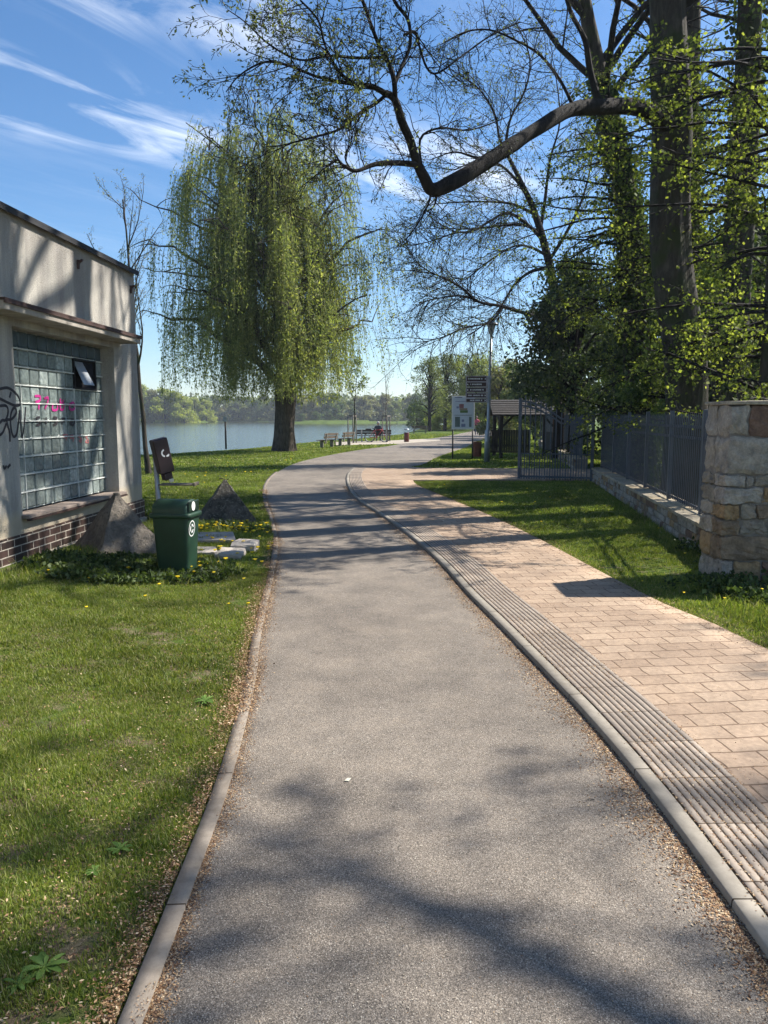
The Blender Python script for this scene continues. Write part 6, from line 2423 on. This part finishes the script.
while px < 440:
    far_tree(px, rr.uniform(300, 345), rr.uniform(7.5, 11.5), rr.choice([2, 2, 1, 2, 3, 0]), 'pale budding tree on the far bank between willow and path', 'far bank trees in the middle distance', 1.15)
    px += rr.uniform(6, 9)
for px, h in [(302, 3), (316, 3.4), (330, 2.6)]:
    far_tree(px, 292 - 0, h, 3, 'small round bush on the far grassy bank', 'bushes on the far bank', 1.6)
# the wood behind them, one mass
rng = np.random.default_rng(201)
n = 34000
px_ = rng.uniform(-200, 900, n)
d_ = rng.uniform(430, 520, n)
x_ = (px_ - 384) / FPX * d_
top = 9 + 6 * fbm(x_ + 500, d_ * 0, 0.03, 13) + 2 * fbm(x_ + 500, d_ * 0, 0.15, 14)
z_ = rng.uniform(0, 1, n) ** 0.8 * top
V, F = leaf_quads(np.stack([x_, d_, z_], 1), 2.2, 0.7, 0.2, rng=rng)
tag(np_mesh('far_wood', V, F, MAT['olive_leaf']), 'hazy line of far woodland beyond the river', 'wood', kind='stuff')

# ------------------------------------------------------------------ the air
mh = bpy.data.materials.new('thin_haze')
mh.use_nodes = True
mh.node_tree.nodes.clear()
ho = mh.node_tree.nodes.new('ShaderNodeOutputMaterial')
hv = mh.node_tree.nodes.new('ShaderNodeVolumePrincipled')
hv.inputs['Color'].default_value = (0.86, 0.92, 1.0, 1)
hv.inputs['Density'].default_value = 0.0004
hv.inputs['Anisotropy'].default_value = 0.3
mh.node_tree.links.new(hv.outputs[0], ho.inputs['Volume'])
mb = MB()
mb.box(-960, 960, -60, 1700, -6, 32)
tag(mb.build('haze', mh), 'thin spring haze over the river and the far bank', 'haze', kind='stuff')

# ------------------------------------------------------------------ light, sky, camera
SUN_EL = math.radians(43)
SUN_AZ = math.radians(66)       # clockwise from the +Y axis
sv = Vector((math.sin(SUN_AZ) * math.cos(SUN_EL), math.cos(SUN_AZ) * math.cos(SUN_EL), math.sin(SUN_EL)))
sl = bpy.data.lights.new('sun', 'SUN')
sl.energy = 4.1
sl.angle = math.radians(0.55)
sl.color = (1.0, 0.945, 0.86)
so = bpy.data.objects.new('sun', sl)
COL.objects.link(so)
so.rotation_euler = (-sv).to_track_quat('-Z', 'Y').to_euler()
so.location = (20, 20, 30)

w = bpy.data.worlds.new('World')
SC.world = w
w.use_nodes = True
nt = w.node_tree
nt.nodes.clear()
out = N(nt, 'OutputWorld')
bg = N(nt, 'Background')
bg.inputs['Strength'].default_value = 0.08
sky = N(nt, 'TexSky', sky_type='NISHITA')
sky.sun_disc = False
sky.sun_elevation = SUN_EL
sky.sun_rotation = SUN_AZ
sky.altitude = 200
sky.air_density = 1.0
sky.dust_density = 0.25
sky.ozone_density = 4.5
tc = N(nt, 'TexCoord').outputs['Generated']
sp = N(nt, 'SeparateXYZ')
L(nt, tc, sp.inputs[0])
mz = N(nt, 'Math', operation='MAXIMUM')
mz.inputs[1].default_value = 0.08
L(nt, sp.outputs[2], mz.inputs[0])
dx = N(nt, 'Math', operation='DIVIDE')
dy = N(nt, 'Math', operation='DIVIDE')
L(nt, sp.outputs[0], dx.inputs[0]); L(nt, mz.outputs[0], dx.inputs[1])
L(nt, sp.outputs[1], dy.inputs[0]); L(nt, mz.outputs[0], dy.inputs[1])
cb = N(nt, 'CombineXYZ')
L(nt, dx.outputs[0], cb.inputs[0]); L(nt, dy.outputs[0], cb.inputs[1])
mp = N(nt, 'Mapping', vector_type='TEXTURE')
mp.inputs['Rotation'].default_value = (0, 0, math.radians(57))
mp.inputs['Scale'].default_value = (1.5, 0.5, 1)
L(nt, cb.outputs[0], mp.inputs[0])
c1 = noise(nt, mp.outputs[0], 1.6, 9, 0.62, 0.7)
# cirrus banks drifting over the river and behind the great limb
mask = None
for (cx_, cy_, rad_) in [(-1.02, 2.66, 0.5), (-0.75, 2.95, 0.42), (-0.62, 1.95, 0.3), (-0.4, 2.1, 0.26), (0.2, 3.3, 0.8), (-1.3, 2.3, 0.4), (1.9, 2.6, 1.0), (-2.6, 2.2, 0.9), (1.2, -1.5, 1.6), (-1.5, -1.0, 1.4)]:
    vd = N(nt, 'VectorMath', operation='DISTANCE')
    vd.inputs[1].default_value = (cx_, cy_, 0)
    L(nt, cb.outputs[0], vd.inputs[0])
    mr = N(nt, 'MapRange', interpolation_type='SMOOTHSTEP')
    mr.inputs[1].default_value = rad_
    mr.inputs[2].default_value = rad_ * 0.2
    L(nt, vd.outputs['Value'], mr.inputs[0])
    if mask is None:
        mask = mr.outputs[0]
    else:
        mx = N(nt, 'Math', operation='MAXIMUM')
        L(nt, mask, mx.inputs[0]); L(nt, mr.outputs[0], mx.inputs[1])
        mask = mx.outputs[0]
m2 = N(nt, 'MapRange')
m2.inputs[3].default_value = 0.08
m2.inputs[4].default_value = 1.0
L(nt, mask, m2.inputs[0])
cm = N(nt, 'Math', operation='MULTIPLY')
r1 = ramp(nt, c1.outputs[0], [(0.44, (0, 0, 0)), (0.8, (1, 1, 1))])
L(nt, r1.outputs[0], cm.inputs[0]); L(nt, m2.outputs[0], cm.inputs[1])
el = N(nt, 'MapRange')
el.inputs[1].default_value = 0.02
el.inputs[2].default_value = 0.22
L(nt, sp.outputs[2], el.inputs[0])
cm2 = N(nt, 'Math', operation='MULTIPLY')
L(nt, cm.outputs[0], cm2.inputs[0]); L(nt, el.outputs[0], cm2.inputs[1])
cm = cm2
hs_ = N(nt, 'HueSaturation')
hs_.inputs['Saturation'].default_value = 1.14
hs_.inputs['Value'].default_value = 0.9
L(nt, sky.outputs[0], hs_.inputs['Color'])
col = mixc(nt, cm.outputs[0], hs_.outputs[0], (8.2, 8.5, 8.9))
L(nt, col, bg.inputs[0])
L(nt, bg.outputs[0], out.inputs[0])

cam = bpy.data.cameras.new('camera')
cam.sensor_fit = 'VERTICAL'
cam.sensor_height = 24
cam.lens = 24 * FPX / 1024
cam.clip_start = 0.05
cam.clip_end = 4000
co = bpy.data.objects.new('camera', cam)
COL.objects.link(co)
co.location = (0, 0, EYE)
co.rotation_euler = (math.radians(90) - PITCH, 0, 0)
SC.camera = co

SC.view_settings.view_transform = 'Standard'
SC.view_settings.look = 'None'
SC.view_settings.gamma = 1
SC.view_settings.exposure = 1.28
SC.render.engine = 'CYCLES'
SC.cycles.max_bounces = 6
SC.cycles.diffuse_bounces = 3
SC.cycles.glossy_bounces = 2
SC.cycles.transmission_bounces = 3
SC.cycles.use_denoising = True
SC.cycles.use_adaptive_sampling = True
SC.cycles.adaptive_threshold = 0.02
